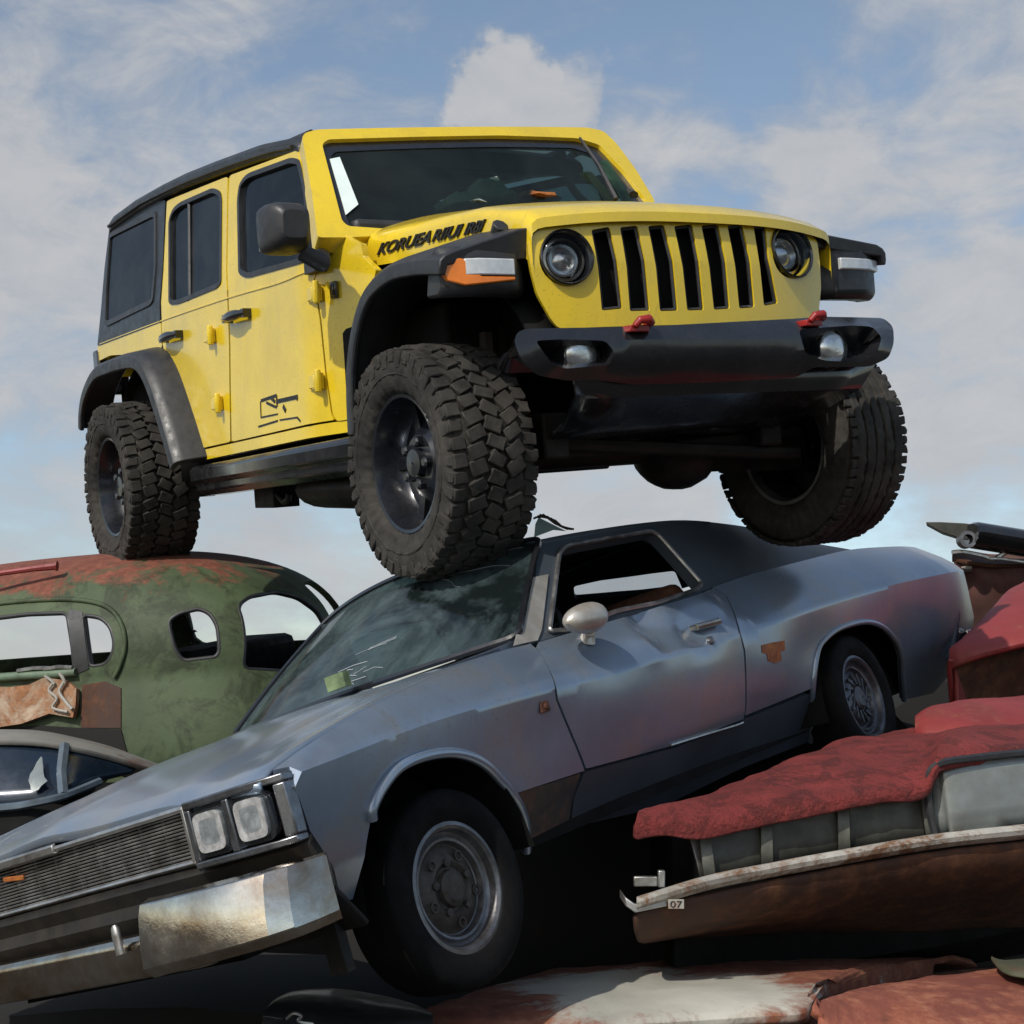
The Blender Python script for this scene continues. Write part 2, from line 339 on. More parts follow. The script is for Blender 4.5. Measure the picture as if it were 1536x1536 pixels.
def inpoly(P, Q):
    P = np.asarray(P); x, y = P[:, 0], P[:, 1]; r = np.zeros(len(P), bool); Q = np.asarray(Q); n = len(Q)
    for i in range(n):
        x1, y1 = Q[i - 1]; x2, y2 = Q[i]
        c = ((y1 > y) != (y2 > y)) & (x < (x2 - x1) * (y - y1) / (y2 - y1 + 1e-15) + x1); r ^= c
    return r
def segd(P, Q, closed=True):
    P = np.asarray(P)[:, None, :]; Q = np.asarray(Q, float); A = np.roll(Q, 1, 0) if closed else Q[:-1]; B = Q if closed else Q[1:]
    d = B - A; t = ((P - A) * d).sum(2) / ((d * d).sum(1) + 1e-15); t = np.clip(t, 0, 1)
    return np.sqrt(((P - (A + t[..., None] * d)) ** 2).sum(2)).min(1)
def dens(Q, cell, closed=True):
    out = []; n = len(Q)
    for i in range(n if closed else n - 1):
        a = np.array(Q[i], float); b = np.array(Q[(i + 1) % n], float); k = max(1, int(np.linalg.norm(b - a) / cell))
        for j in range(k): out.append(a + (b - a) * j / k)
    if not closed: out.append(np.array(Q[-1], float))
    return out
def offs(Q, d):
    """shrink (d>0) a closed polygon"""
    Q = np.array(Q, float); n = len(Q)
    area = sum(Q[i - 1][0] * Q[i][1] - Q[i][0] * Q[i - 1][1] for i in range(n)); sg = 1 if area > 0 else -1; out = []
    for i in range(n):
        a, b, c = Q[i - 1], Q[i], Q[(i + 1) % n]
        e1 = (b - a) / (np.linalg.norm(b - a) + 1e-12); e2 = (c - b) / (np.linalg.norm(c - b) + 1e-12)
        n1 = np.array([-e1[1], e1[0]]) * sg; n2 = np.array([-e2[1], e2[0]]) * sg; m = n1 + n2; l = np.linalg.norm(m)
        if l < .3: m = n1; k = 1
        else: m /= l; k = 1 / max(.5, m @ n1)
        out.append(b + m * d * k)
    return out
def panel(name, surf, outline, mat, parent, holes=(), th=.02, cell=.05, lines=(), bev=.004, inner=(-1, 0, .4), mirror=False, push=0, ang=.5, noise=0):
    """a curved sheet of real thickness: 2D outline with holes mapped through surf(u, v)"""
    E0 = []; V0 = []
    def addloop(Q, closed):
        k = len(V0); V0.extend([Vector((float(q[0]), float(q[1]))) for q in Q]); n = len(Q)
        E0.extend([(k + i, k + (i + 1) % n) for i in range(n if closed else n - 1)])
    O = dens(outline, cell); H = [dens(h, cell) for h in holes]; LN = [dens(l, cell, False) for l in lines]
    addloop(O, True)
    for h in H: addloop(h, True)
    for l in LN: addloop(l, False)
    A = np.array(O); lo = A.min(0); hi = A.max(0)
    nx = max(2, int((hi[0] - lo[0]) / cell)); ny = max(2, int((hi[1] - lo[1]) / cell))
    G = np.array([(lo[0] + (i + .5 * (j % 2)) * cell, lo[1] + j * cell * .87) for j in range(int(ny / .87) + 2) for i in range(nx + 2)])
    ok = inpoly(G, O) & (segd(G, O) > cell * .45)
    for h in H: ok &= ~inpoly(G, h) & (segd(G, h) > cell * .45)
    for l in LN: ok &= segd(G, l, False) > cell * .4
    V0.extend([Vector((float(a), float(b))) for a, b in G[ok]])
    vs, es, fs, *_ = delaunay_2d_cdt(V0, E0, [], 0, 1e-6)
    vs = np.array([(v[0], v[1]) for v in vs]); fs = [tuple(f) for f in fs]
    C = np.array([vs[list(f)].mean(0) for f in fs]); keep = inpoly(C, O)
    for h in H: keep &= ~inpoly(C, h)
    fs = [f for f, k in zip(fs, keep) if k]
    used = sorted({i for f in fs for i in f}); mp = {i: k for k, i in enumerate(used)}; vs = vs[used]; fs = [tuple(mp[i] for i in f) for f in fs]
    P = np.array([surf(u, v) for u, v in vs]); e = 1e-3
    DU = np.array([np.subtract(surf(u + e, v), surf(u - e, v)) for u, v in vs]); DV = np.array([np.subtract(surf(u, v + e), surf(u, v - e)) for u, v in vs])
    N = np.cross(DU, DV); N /= np.linalg.norm(N, axis=1)[:, None] + 1e-12
    out = (N * (P - np.array(inner))).sum(1).mean()
    if out < 0: N = -N; fs = [f[::-1] for f in fs]
    P = P + N * push; B = P - N * th; n = len(P)
    V = list(P) + list(B); F = list(fs) + [tuple(i + n for i in f[::-1]) for f in fs]
    ec = {}
    for f in fs:
        for i in range(3):
            a, b = f[i], f[(i + 1) % 3]; ec[(a, b)] = 1
    for (a, b) in list(ec):
        if (b, a) not in ec: F.append((b, a, a + n, b + n))
    return mesh(name, [tuple(v) for v in V], F, mat, parent, ang, bev, mirror)
def on(surf, Q, push=0, inner=(-1, 0, .4)):
    """3D points of 2D points on a surface, pushed outwards"""
    out = []
    for u, v in Q:
        p = np.array(surf(u, v), float); e = 1e-3
        n = np.cross(np.subtract(surf(u + e, v), surf(u - e, v)), np.subtract(surf(u, v + e), surf(u, v - e))); n /= np.linalg.norm(n) + 1e-12
        if n @ (p - np.array(inner)) < 0: n = -n
        out.append(p + n * push)
    return out
def text(name, body, surf, mat, parent, u0, v0, du, dv, depth=.004, shear=0, bold=0, inner=(-1, 0, .4), push=.001, wide=1):
    """lettering wrapped on a surface: u0,v0 start, du = vector of full length, dv = vector of letter height (in uv)"""
    c = bpy.data.curves.new(name, 'FONT'); c.body = body; c.shear = shear; c.offset = bold; c.extrude = 0
    o = bpy.data.objects.new('tmp', c); COL.objects.link(o); dg = bpy.context.evaluated_depsgraph_get(); me = bpy.data.meshes.new_from_object(o.evaluated_get(dg))
    bpy.data.objects.remove(o)
    V = np.array([v.co[:2] for v in me.vertices]); F = [tuple(p.vertices) for p in me.polygons]; bpy.data.meshes.remove(me)
    lo = V.min(0); hi = V.max(0); V = (V - lo) / (hi - lo)
    Q = [(u0 + a * du[0] + b * dv[0], v0 + a * du[1] + b * dv[1]) for a, b in V]
    T = on(surf, Q, push + depth, inner); B = on(surf, Q, -.003, inner); n = len(T); ec = set(); FF = list(F)
    for f in F:
        for i in range(len(f)): ec.add((f[i], f[(i + 1) % len(f)]))
    for a, b in ec:
        if (b, a) not in ec: FF.append((b, a, a + n, b + n))
    mb = MB(); mb.add(T + B, FF); return mb.build(name, mat, parent)
# ------------------------------------------------------------------ frames: where each vehicle stands
class Fr:
    def __init__(s, R, t, sc): s.R = np.array(R, float); s.t = np.array(t, float); s.s = sc
    def mw(s):
        A = np.eye(4); A[:3, :3] = CW @ s.R * s.s; A[:3, 3] = CW @ (s.t * s.s) + CP; return Matrix(A.tolist())
    def proj(s, p):
        q = s.R @ np.asarray(p, float) + s.t; return np.array([768 + FPX * q[0] / q[2], 768 + FPX * q[1] / q[2]])
    def tr(s, surf, pts, g=(0, .5)):
        """points of the photograph's outline -> (u, v) on a surface of the vehicle"""
        out = []; x = np.array(g, float)
        for p in pts:
            p = np.array(p, float)
            for it in range(40):
                r = s.proj(surf(*x)) - p
                if abs(r).max() < .02: break
                e = 1e-4; J = np.c_[(s.proj(surf(x[0] + e, x[1])) - p - r) / e, (s.proj(surf(x[0], x[1] + e)) - p - r) / e]
                try: d = np.linalg.solve(J, -r)
                except Exception: break
                l = np.linalg.norm(d); x = x + d * min(1, .4 / (l + 1e-9))
            out.append(x.copy())
        return out
    def at(s, px, py, ax, val):
        d = s.R.T @ np.array([(px - 768) / FPX, (py - 768) / FPX, 1]); o = -s.R.T @ s.t; k = (val - o[ax]) / d[ax]; return o + k * d
    def dep(s, px, py, z):
        q = np.array([(px - 768) / FPX * z, (py - 768) / FPX * z, z]) / s.s; return s.R.T @ (q - s.t)
def root(name, label, cat, fr, group=None):
    o = bpy.data.objects.new(name, None); COL.objects.link(o); o.empty_display_size = .3
    o.matrix_world = fr.mw() if isinstance(fr, Fr) else fr
    o['label'] = label; o['category'] = cat
    if group: o['group'] = group
    return o
def copyobj(o, parent=None, loc=None, rz=None):
    c = o.copy(); COL.objects.link(c); c.parent = parent if parent is not None else o.parent
    if loc is not None: c.location = loc
    if rz is not None: c.rotation_euler = (0, 0, rz)
    for ch in list(o.children): copyobj(ch, c)
    return c
# ================================================================== ground
def build_ground():
    m, nt, b = newmat('dirt'); n = nnode(nt, .6, 12, .7); n2 = nnode(nt, 14, 8, .7)
    nt.links.new(mixc(nt, n2, ramp(nt, n, [(.3, (.035, .031, .027)), (.7, (.075, .068, .060))]), (.05, .042, .034)), b.inputs['Base Color']); b.inputs['Roughness'].default_value = .95
    bump(nt, b, n2, .8, .05)
    mb = MB(); k = 40; S = 900
    rows = []
    for i in range(k + 1):
        rows.append([((2 * (i / k) - 1) ** 3 * S, (2 * (j / k) - 1) ** 3 * S + 6, 0) for j in range(k + 1)])
    mb.grid(rows); o = mb.build('ground', m); o['kind'] = 'structure'
build_ground()
# ================================================================== wheels
def wheel(parent, loc, R, w, rr, side, tyre_mat, rim_mat, style, seedk=0, tilt=0, ribs=False):
    """axle along y, outer face towards +y*side; returns the wheel (disc mesh) with tyre and hub children"""
    rs = random.Random(3 + seedk); h = w / 2
    d = MB()
    if style == 'off':      # deep dish black wheel
        d.rev([(rr * 1.03, h * .80), (rr * 1.0, h * .86), (rr * .95, h * .84), (rr * .92, h * .70), (rr * .88, h * .45), (rr * .85, h * .25), (rr * .80, h * .16), (rr * .60, h * .22), (rr * .46, h * .38), (rr * .40, h * .46), (rr * .22, h * .46), (rr * .2, h * .62), (rr * .02, h * .64)], 56)
        d.rev([(rr * 1.03, -h * .80), (rr * .96, -h * .86), (rr * .90, -h * .6), (rr * .86, h * .1)], 56)
        for k in range(5):
            a = 2 * math.pi * k / 5 + .3; d.rev([(.018, h * .44), (.018, h * .60), (.012, h * .64), (.001, h * .64)], 8, 1, (rr * .32 * math.sin(a), 0, rr * .32 * math.cos(a)))
            a2 = a + .63; ca, sa = math.cos(a2), math.sin(a2)
            d.box((rr * .68 * sa, h * .24, rr * .68 * ca), (rr * .16, h * .16, rr * .34), np.array([[ca, 0, sa], [0, 1, 0], [-sa, 0, ca]]))
    else:                   # pressed steel wheel with a bright trim ring
        d.rev([(rr * 1.05, h * .74), (rr * 1.02, h * .86), (rr * .96, h * .88), (rr * .91, h * .80), (rr * .87, h * .60), (rr * .82, h * .52), (rr * .78, h * .60), (rr * .74, h * .58), (rr * .70, h * .40), (rr * .66, h * .36)], 56)
        d.rev([(rr * 1.05, -h * .8), (rr * .9, -h * .6), (rr * .86, h * .1)], 48)
    V = [(x, y * side, z) for x, y, z in d.V]
    d.V = V; W = d.build('wheel', M[rim_mat], parent, .5); W.location = loc
    W.rotation_euler = (0, tilt, 0)
    if style != 'off':
        c = MB(); c.rev([(rr * .70, h * .36), (rr * .62, h * .44), (rr * .52, h * .56), (rr * .42, h * .62), (rr * .34, h * .50), (rr * .30, h * .50), (rr * .28, h * .66), (rr * .20, h * .74), (rr * .02, h * .76)], 48)
        nb = 14 if style == 'cap' else 10
        for k in range(nb):
            a = 2 * math.pi * k / nb; ca, sa = math.cos(a), math.sin(a)
            if style == 'cap': c.box((rr * .46 * sa, h * .60, rr * .46 * ca), (rr * .05, h * .12, rr * .30), np.array([[ca, 0, sa], [0, 1, 0], [-sa, 0, ca]]) @ np.array([[math.cos(.5), 0, math.sin(.5)], [0, 1, 0], [-math.sin(.5), 0, math.cos(.5)]]))
            elif k % 2 == 0: c.rev([(.012, h * .55), (.012, h * .68), (.004, h * .70)], 8, 1, (rr * .40 * sa, 0, rr * .40 * ca), True)
            else: c.rev([(rr * .09, h * .60), (rr * .09, h * .64), (rr * .06, h * .64), (rr * .05, h * .58)], 12, 1, (rr * .54 * sa, 0, rr * .54 * ca))
        c.V = [(x, y * side, z) for x, y, z in c.V]; c.build('hub_cap' if style == 'cap' else 'wheel_hub', M['hubcap' if style == 'cap' else 'hub'], W, .4)
    t = MB(); sw = R - rr
    tr_ = R - (.018 if style == 'off' else .006)
    prof = [(rr * .98, -h * .78), (rr * 1.02, -h * .86), (rr + sw * .10, -h * .93), (rr + sw * .32, -h * 1.0), (rr + sw * .58, -h * 1.0), (rr + sw * .80, -h * .95), (tr_ * .985, -h * .86), (tr_, -h * .74), (tr_ * 1.004, -h * .4), (tr_ * 1.006, 0), (tr_ * 1.004, h * .4), (tr_, h * .74), (tr_ * .985, h * .86), (rr + sw * .80, h * .95), (rr + sw * .58, h * 1.0), (rr + sw * .34, h * 1.0), (rr + sw * .30, h * .985), (rr + sw * .10, h * .93), (rr * 1.02, h * .86), (rr * .98, h * .78)]
    t.rev(prof, 96)
    if ribs:
        t = MB(); pr2 = [p for p in prof if abs(p[1]) > h * .80 or p[0] < R * .9]; k9 = [i for i, p in enumerate(pr2) if p[1] < 0][-1]
        mid = []
        for a, b in ((-.78, -.50), (-.46, -.18), (-.14, .14), (.18, .46), (.50, .78)): mid += [(R - .016, h * a), (R - .002, h * (a + .02)), (R, h * (a + b) / 2), (R - .002, h * (b - .02)), (R - .016, h * b)]
        t.rev(pr2[:k9 + 1] + mid + pr2[k9 + 1:], 110)
        for k in range(64):
            for yo in (-.84, .84):
                a = 2 * math.pi * (k + rs.uniform(-.1, .1)) / 64; ca, sa = math.cos(a), math.sin(a)
                t.box(((R - .012) * sa, h * yo, (R - .012) * ca), (.030, h * .26, .014), np.array([[ca, 0, sa], [0, 1, 0], [-sa, 0, ca]]))
    if style == 'off' and not ribs:
        NB = 44
        for k in range(NB):
            for (yo, wd, la, ph, sk, dr) in ((-.84, .32, .78, 0, .1, -.010), (-.46, .40, .84, .5, .45, .003), (-.03, .40, .84, .1, -.45, .004), (.40, .40, .84, .55, .45, .003), (.82, .32, .78, .0, -.1, -.010)):
                a = 2 * math.pi * (k + ph + rs.uniform(-.05, .05)) / NB; rad = R - .017 + dr + rs.uniform(-.003, .002); pitch = 2 * math.pi * R / NB
                ca, sa = math.cos(a), math.sin(a); Rm = np.array([[ca, 0, sa], [0, 1, 0], [-sa, 0, ca]])
                l = pitch * la * rs.uniform(.85, 1.08); ww = h * wd * rs.uniform(.88, 1.06)
                q = sk * rs.uniform(.6, 1.3); cq, sq = math.cos(q), math.sin(q); Rq = np.array([[cq, -sq, 0], [sq, cq, 0], [0, 0, 1]])
                t.box((rad * sa, h * yo, rad * ca), (l, ww, .030), Rm @ Rq)
            # shoulder lugs that run down onto the sidewall, every second one longer
            for sg in (-1, 1):
                a = 2 * math.pi * (k + rs.uniform(-.04, .04)) / NB; ca, sa = math.cos(a), math.sin(a); Rm = np.array([[ca, 0, sa], [0, 1, 0], [-sa, 0, ca]])
                ln = .050 if k % 2 else .034
                t.box(((R - .02 - ln / 2) * sa, sg * h * .965, (R - .02 - ln / 2) * ca), (2 * math.pi * R / NB * .60, .014, ln), Rm)
        for rad, hh in ((rr + sw * .42, 1.0),):
            for sg in (-1, 1): t.tube([(rad * math.sin(q * .13), sg * h * hh, rad * math.cos(q * .13)) for q in range(48)], .004, 5, True)
    T = t.build('tyre', M[tyre_mat], W, .55, .003 if style == 'off' else 0, seg=1)
    if style == 'off':
        tx = bpy.data.textures.get('mud') or bpy.data.textures.new('mud', 'CLOUDS'); tx.noise_scale = .022; tx.noise_depth = 3
        sb = T.modifiers.new('sub', 'SUBSURF'); sb.subdivision_type = 'SIMPLE'; sb.levels = sb.render_levels = 1
        dm = T.modifiers.new('mud', 'DISPLACE'); dm.texture = tx; dm.strength = .016; dm.mid_level = .5
    return W
M['hubcap'] = simple('dirty_hubcap', (.12, .13, .15), .38, .7, 0, .45, 18, dirt=(.03, .026, .022), dirt_amt=.9, bmp=.3, bs=50)
M['hub'] = simple('rusty_hub', (.075, .065, .058), .6, .4, 0, .5, 20, dirt=(.03, .02, .014), dirt_amt=.9, bmp=.5, bs=45)

# ================================================================== the yellow off-road vehicle
JF = Fr([[.529384503, .846026070, -.0631817764], [-.000230213264, -.0743300069, -.997233672], [-.848381987, .527934597, -.0391543873]], [.40299147, -.22747171, 4.86816885], 1.05)
def build_offroader():
    F = JF; r = root('off_road_vehicle', 'bright yellow boxy four door off-roader with black hardtop standing on top of the wrecks', 'off-road vehicle', F)
    P = M
    def ys(x, z):
        y = .792 - max(0, z - .80) * .215 - .02 * max(0, .45 - z) ** 2
        if x > -.92: y -= (x + .92) * .30
        return y
    S = lambda u, v: (u, -ys(u, v), v)
    inn = (-1.6, 0, .6)
    T = lambda pts: F.tr(S, pts, (-1.5, .6))
    # ---- side body
    rearq = rp([(146, 518), (241, 483), (243, 521), (236, 529), (205, 531), (165, 533), (147, 542)], 4)
    panel('quarter_panel', S, T(rearq), P['yellow'], r, th=.03, cell=.08, inner=inn, mirror=True)
    sill = [(299, 676), (535, 628), (537, 646), (300, 691)]
    panel('sill_panel', S, T(sill), P['yellow'], r, th=.05, cell=.1, inner=inn, mirror=True, push=-.004)
    cowl = rp([(475, 352), (493, 350), (522, 353), (541, 364), (545, 386), (564, 404), (560, 425), (550, 470), (543, 540), (538, 627), (505, 632), (499, 620), (490, 560), (482, 480), (472, 418), (483, 398)], 4)
    panel('cowl_panel', S, T(cowl), P['yellow'], r, th=.03, cell=.06, inner=inn, mirror=True)
    # ---- doors
    fw = rp([(357, 300), (360, 276), (371, 262), (437, 238), (449, 240), (457, 275), (468, 330), (477, 384), (450, 394), (371, 416), (359, 410)], 9)
    rw = rp([(254, 452), (254, 330), (260, 314), (270, 305), (320, 283), (331, 288), (333, 300), (332, 424), (326, 431), (268, 455), (257, 456)], 8)
    fd = rp([(344, 262), (446, 224), (458, 262), (474, 345), (482, 397), (471, 419), (481, 482), (489, 560), (498, 621), (503, 631), (347, 664), (345, 513), (342, 440), (342, 300)], 5)
    rd = rp([(250, 300), (342, 263), (341, 300), (341, 440), (344, 513), (346, 664), (300, 674), (263, 584), (244, 520), (242, 483), (245, 400)], 5)
    for nm, out, win in (('f', fd, fw), ('r', rd, rw)):
        o2 = offs(T(out), .004); w2 = T(win)
        D = panel('door', S, o2, P['yellow'], r, [w2], th=.045, cell=.07, inner=inn, mirror=True, bev=.006)
        wg = offs(w2, .017)
        for sgn, dd in ((1, D[0]), (-1, D[1])):
            # rubber seal, glass, divider
            k0 = len(bpy.data.objects)
            q = panel('window_seal', S, offs(w2, -.004), P['plastic'], dd, [wg], th=.03, cell=.05, inner=inn, push=.004, bev=.003)
            g = panel('window_glass', S, offs(wg, -.006), P['smoke'] if sgn > 0 or nm == 'r' else P['sideclear'], dd, th=.005, cell=.1, inner=inn, push=-.012, bev=0)
            ob = [q, g]
            if nm == 'r':
                a, b = T([(282, 303), (283, 452)]); mbt = MB(); mbt.tube(on(S, [a, b], -.006, inn), .009, 6); ob.append(mbt.build('window_divider', P['plastic'], dd))
            hc = (361, 474) if nm == 'f' else (262, 505)
            hu, hv = T([hc])[0]; hm = MB()
            rows = []
            for t in np.linspace(0, 1, 9):
                e = math.sin(math.pi * min(max(t, .06), .94)) ** .45; px = hu + (t - .5) * .25; c = np.array(S(px, hv)) + (0, -.022 - .020 * e, 0)
                rows.append([c + (0, .020 * e * math.cos(a), .022 * e * math.sin(a)) for a in np.linspace(0, 2 * math.pi, 10, endpoint=False)])
            hm.loft(rows)
            for dx in (-.105, .105): hm.box(np.array(S(hu + dx, hv)) + (0, -.012, 0), (.035, .05, .034))
            ob.append(hm.build('handle', P['gloss'], dd, .7))
            # recessed cup behind the handle is suggested by a dark plate, hinges stand proud
            hin = [(481, 572), (478, 440)] if nm == 'f' else [(331, 605), (320, 504)]
            for hpx in hin:
                a, b = T([hpx])[0]; h2 = MB(); c = np.array(S(a, b))
                h2.box(c + (0, -.012, 0), (.065, .024, .062)); h2.tube([c + (.032, -.026, -.042), c + (.032, -.026, .042)], .014, 8); h2.box(c + (-.03, -.018, 0), (.05, .016, .05))
                ob.append(h2.build('hinge', P['yellow'], dd, .6, .004))
            if nm == 'f':
                ob.append(text('door_lettering', 'K=', S, P['letter'], dd, *T([(391, 630)])[0], T([(447, 613)])[0] - T([(391, 630)])[0], (0, .105), .001, 0, 0, inn)) if False else None
                dk = []
                for A, B, wd in (((391, 602), (392, 627), .006), ((392, 626), (417, 621), .006), ((392, 601), (415, 593), .012), ((415, 593), (416, 610), .010), ((400, 604), (415, 611), .010), ((416, 602), (447, 595), .016), ((446, 592), (446, 601), .008), ((425, 609), (429, 617), .018), ((388, 640), (417, 631), .007), ((420, 630), (446, 626), .006), ((446, 626), (451, 632), .008), ((407, 597), (413, 603), .014)):
                    a, b = T([A, B]); d = b - a; l = np.linalg.norm(d); nrm = np.array([-d[1], d[0]]) / l * wd / 2
                    dk.append([a + nrm, b + nrm, b - nrm, a - nrm])
                mbd = MB()
                for qd in dk:
                    tp = on(S, qd, .0025, inn); bt = on(S, qd, -.002, inn); mbd.add(tp + bt, [(0, 1, 2, 3), (7, 6, 5, 4), (0, 4, 5, 1), (1, 5, 6, 2), (2, 6, 7, 3), (3, 7, 4, 0)])
                ob.append(mbd.build('decal', P['letter'], dd))
            if sgn < 0:
                for o in [x for x in ob if x]:
                    o.data.transform(Matrix.Scale(-1, 4, (0, 1, 0))); o.data.flip_normals()
    # waist crease line: thin raised swage along doors
    sw = MB(); sw.tube(on(S, cr(T([(150, 516), (243, 481), (342, 447), (420, 424), (470, 405)]), 6), .0005, inn), .004, 6)
    sw.build('waist_moulding', P['yellow'], r, mirror=True)
    # ---- hard top
    hs = rp([(166, 334), (206, 311), (249, 300), (245, 400), (241, 483), (147, 519), (152, 470), (158, 400)], 3)
    hw = rp([(166, 352), (196, 337), (236, 317), (236, 400), (231, 455), (159, 490), (160, 440)], 8)
    Wt = T(hw)
    HT = panel('hardtop_side', S, T(hs), P['hardtop'], r, [offs(Wt, .012)], th=.05, cell=.08, inner=inn, mirror=True, push=.004, bev=.008)
    for sg, hh in ((1, HT[0]), (-1, HT[1])):
        a = panel('window_seal', S, offs(Wt, -.006), P['plastic'], hh, [offs(Wt, .022)], th=.02, cell=.06, inner=inn, push=.011, bev=.003)
        b = panel('window_glass', S, offs(Wt, .012), P['smoke'], hh, th=.005, cell=.1, inner=inn, push=.002, bev=0)
        if sg < 0:
            for o in (a, b): o.data.transform(Matrix.Scale(-1, 4, (0, 1, 0))); o.data.flip_normals()
    rows = []
    silh = [F.at(px, py, 1, -.668) for px, py in ((456, 200), (420, 207), (380, 220), (340, 235), (280, 259), (220, 289), (190, 310), (172, 324))]
    sx_ = [q[0] for q in silh][::-1]; sz_ = [q[2] for q in silh][::-1]
    for x, dd, k in ((-1.10, -.03, .985), (-1.15, -.008, 1), (-1.5, 0, 1), (-2.0, 0, 1), (-2.4, 0, 1), (-2.75, 0, 1), (-3.2, 0, 1), (-3.6, 0, 1), (-3.69, -.01, .99), (-3.735, -.05, .975)):
        dz = np.interp(x, sx_, sz_) - 1.416 + dd
        sec = [(-.672, 1.345), (-.688, 1.355), (-.690, 1.392), (-.678, 1.410), (-.645, 1.420), (-.40, 1.428), (0, 1.432)]
        sec = [(y * k, z + dz) for y, z in sec]; sec = sec + [(-y, z) for y, z in reversed(sec[:-1])] + [(.6, 1.345 + dz), (-.6, 1.345 + dz)]
        rows.append([(x, y, z) for y, z in sec])
    mb = MB(); mb.loft(rows); RF = mb.build('hardtop_roof', P['hardtop'], r, .5, .006)
    mb = MB()
    for s in (-1, 1): mb.tube([(x, s * .693, np.interp(x, sx_, sz_) - .050) for x in np.linspace(-1.14, -3.66, 14)], .010, 6)
    mb.build('drip_rail', P['plastic'], RF)
    # tailgate wall and rear glass
    mb = MB(); mb.box((-3.70, 0, .67), (.05, 1.50, .20)); mb.build('tailgate', P['yellow'], r, bev=.01)
    mb = MB()
    mb.box((-3.70, 0, .80), (.045, 1.40, .06)); mb.box((-3.69, 0, 1.36), (.045, 1.30, .07))
    for s in (-1, 1): mb.box((-3.695, s * .62, 1.08), (.045, .09, .52))
    RW = mb.build('rear_window_frame', P['hardtop'], r); g = MB(); g.box((-3.70, 0, 1.08), (.006, 1.25, .50)); g.build('window_glass', P['smoke'], RW)
    mb = MB()
    for s in (-1, 1): mb.box((-3.745, s * .70, .60), (.09, .16, .24))
    TLm = mb
    for s in (-1, 1):
        q = MB(); q.box((-3.735, s * .715, .60), (.10, .17, .25)); TL = q.build('tail_light', P['gloss'], r, bev=.015); q = MB(); q.box((-3.787, s * .715, .60), (.012, .12, .18)); q.build('lens', P['red'], TL)
    mb = MB(); mb.box((-3.86, 0, .12), (.16, 1.62, .16)); mb.build('rear_bumper', P['plastic'], r, bev=.03)
    # ---- windscreen
    WS = lambda u, v: (-.70 - .375 * v - .05 * u * u, u * (1 - .02 * v), .90 + .475 * v)
    wi = (-2, 0, .8)
    TW = lambda pts: F.tr(WS, pts, (0, .5))
    fo = rp([(476, 356), (470, 305), (457, 226), (453, 206), (458, 199), (476, 194), (700, 190), (880, 191), (905, 196), (924, 214), (954, 254), (984, 304), (900, 322), (800, 330), (700, 340), (606, 352), (520, 356)], 7)
    hole = rp([(483, 216), (492, 209), (630, 205), (750, 203), (866, 207), (899, 217), (936, 256), (972, 303), (870, 314), (800, 322), (690, 336), (606, 345), (522, 339), (513, 331)], 6)
    WF = panel('windshield_frame', WS, TW(fo), P['yellow'], r, [TW(hole)], th=.075, cell=.06, inner=wi, bev=.02)
    hw2 = TW(hole)
    SC = panel('windshield', WS, offs(hw2, -.01), P['windshield'], r, th=.006, cell=.08, inner=wi, push=-.022, bev=0)
    ring = TW(rp([(497, 229), (505, 222), (630, 217), (750, 215), (862, 217), (890, 226), (926, 262), (952, 304), (870, 312), (800, 319), (690, 333), (606, 341), (528, 334), (523, 325)], 6))
    panel('black_border', WS, offs(hw2, -.004), P['gloss'], SC, [ring], th=.004, cell=.06, inner=wi, push=-.018, bev=0)
    st = TW([(496, 234), (511, 231), (539, 302), (520, 318), (515, 300)])
    panel('paper_strip', WS, st, P['paper'], SC, th=.002, cell=.04, inner=wi, push=-.014, bev=0)
    gt = TW([(902, 238), (914, 236), (948, 290), (950, 302), (938, 302), (918, 268)])
    panel('green_tint_strip', WS, gt, M['greenglass'], SC, th=.002, cell=.04, inner=wi, push=-.0145, bev=0)
    for a, b in (((868, 210), (922, 302)), ((640, 338), (760, 330))):
        q = on(WS, TW([a, b]), .012, wi); wm = MB(); wm.tube([q[0], (q[0] + q[1]) / 2 + np.array([.012, 0, .006]), q[1]], [.006, .010, .012], 6); wm.build('wiper', P['plastic'], r)
    # ---- bonnet
    def hz(x, y):
        zc = np.interp(x, [-.74, -.69, -.23, .23, .46, .54], [.955, .955, .893, .816, .765, .735]); ze = np.interp(x, [-.74, .1, .40, .54], [.845, .795, .730, .685]); w = .62
        return ze + (zc - ze) * (1 - min(1, abs(y) / w) ** 2.4)
    def xh(y): return .505 - .22 * y * y
    rows = []
    for t in np.linspace(0, 1, 22):
        row = []
        wd = .622
        for k, y in enumerate(np.r_[-1, -1, -.998, -.99, -.965, np.linspace(-.93, .93, 19), .965, .99, .998, 1, 1]):
            yy = y * wd; x = -.735 + t * (xh(yy) + .735 - .002); z = hz(x, yy)
            if k in (0, 28): z = z - .115 - .02 * t
            elif k in (1, 27): z -= .045
            elif k in (2, 26): z -= .028
            elif k in (3, 25): z -= .013
            elif k in (4, 24): z -= .003
            if t > .93: z -= (t - .93) ** 2 * 4
            row.append((x, yy, z))
        rows.append(row)
    last = [(p[0] + .002, p[1], p[2] - .03) for p in rows[-1]]; rows.append(last)
    mb = MB(); mb.grid(rows); HD = mb.build('bonnet', P['yellow'], r, .7)
    # bonnet side lettering and latch
    HS = lambda u, v: (u, -.6235 - .01 * (0.80 - v), v)
    TH = lambda pts: F.tr(HS, pts, (0, .75))
    hin = (0, 0, .4)
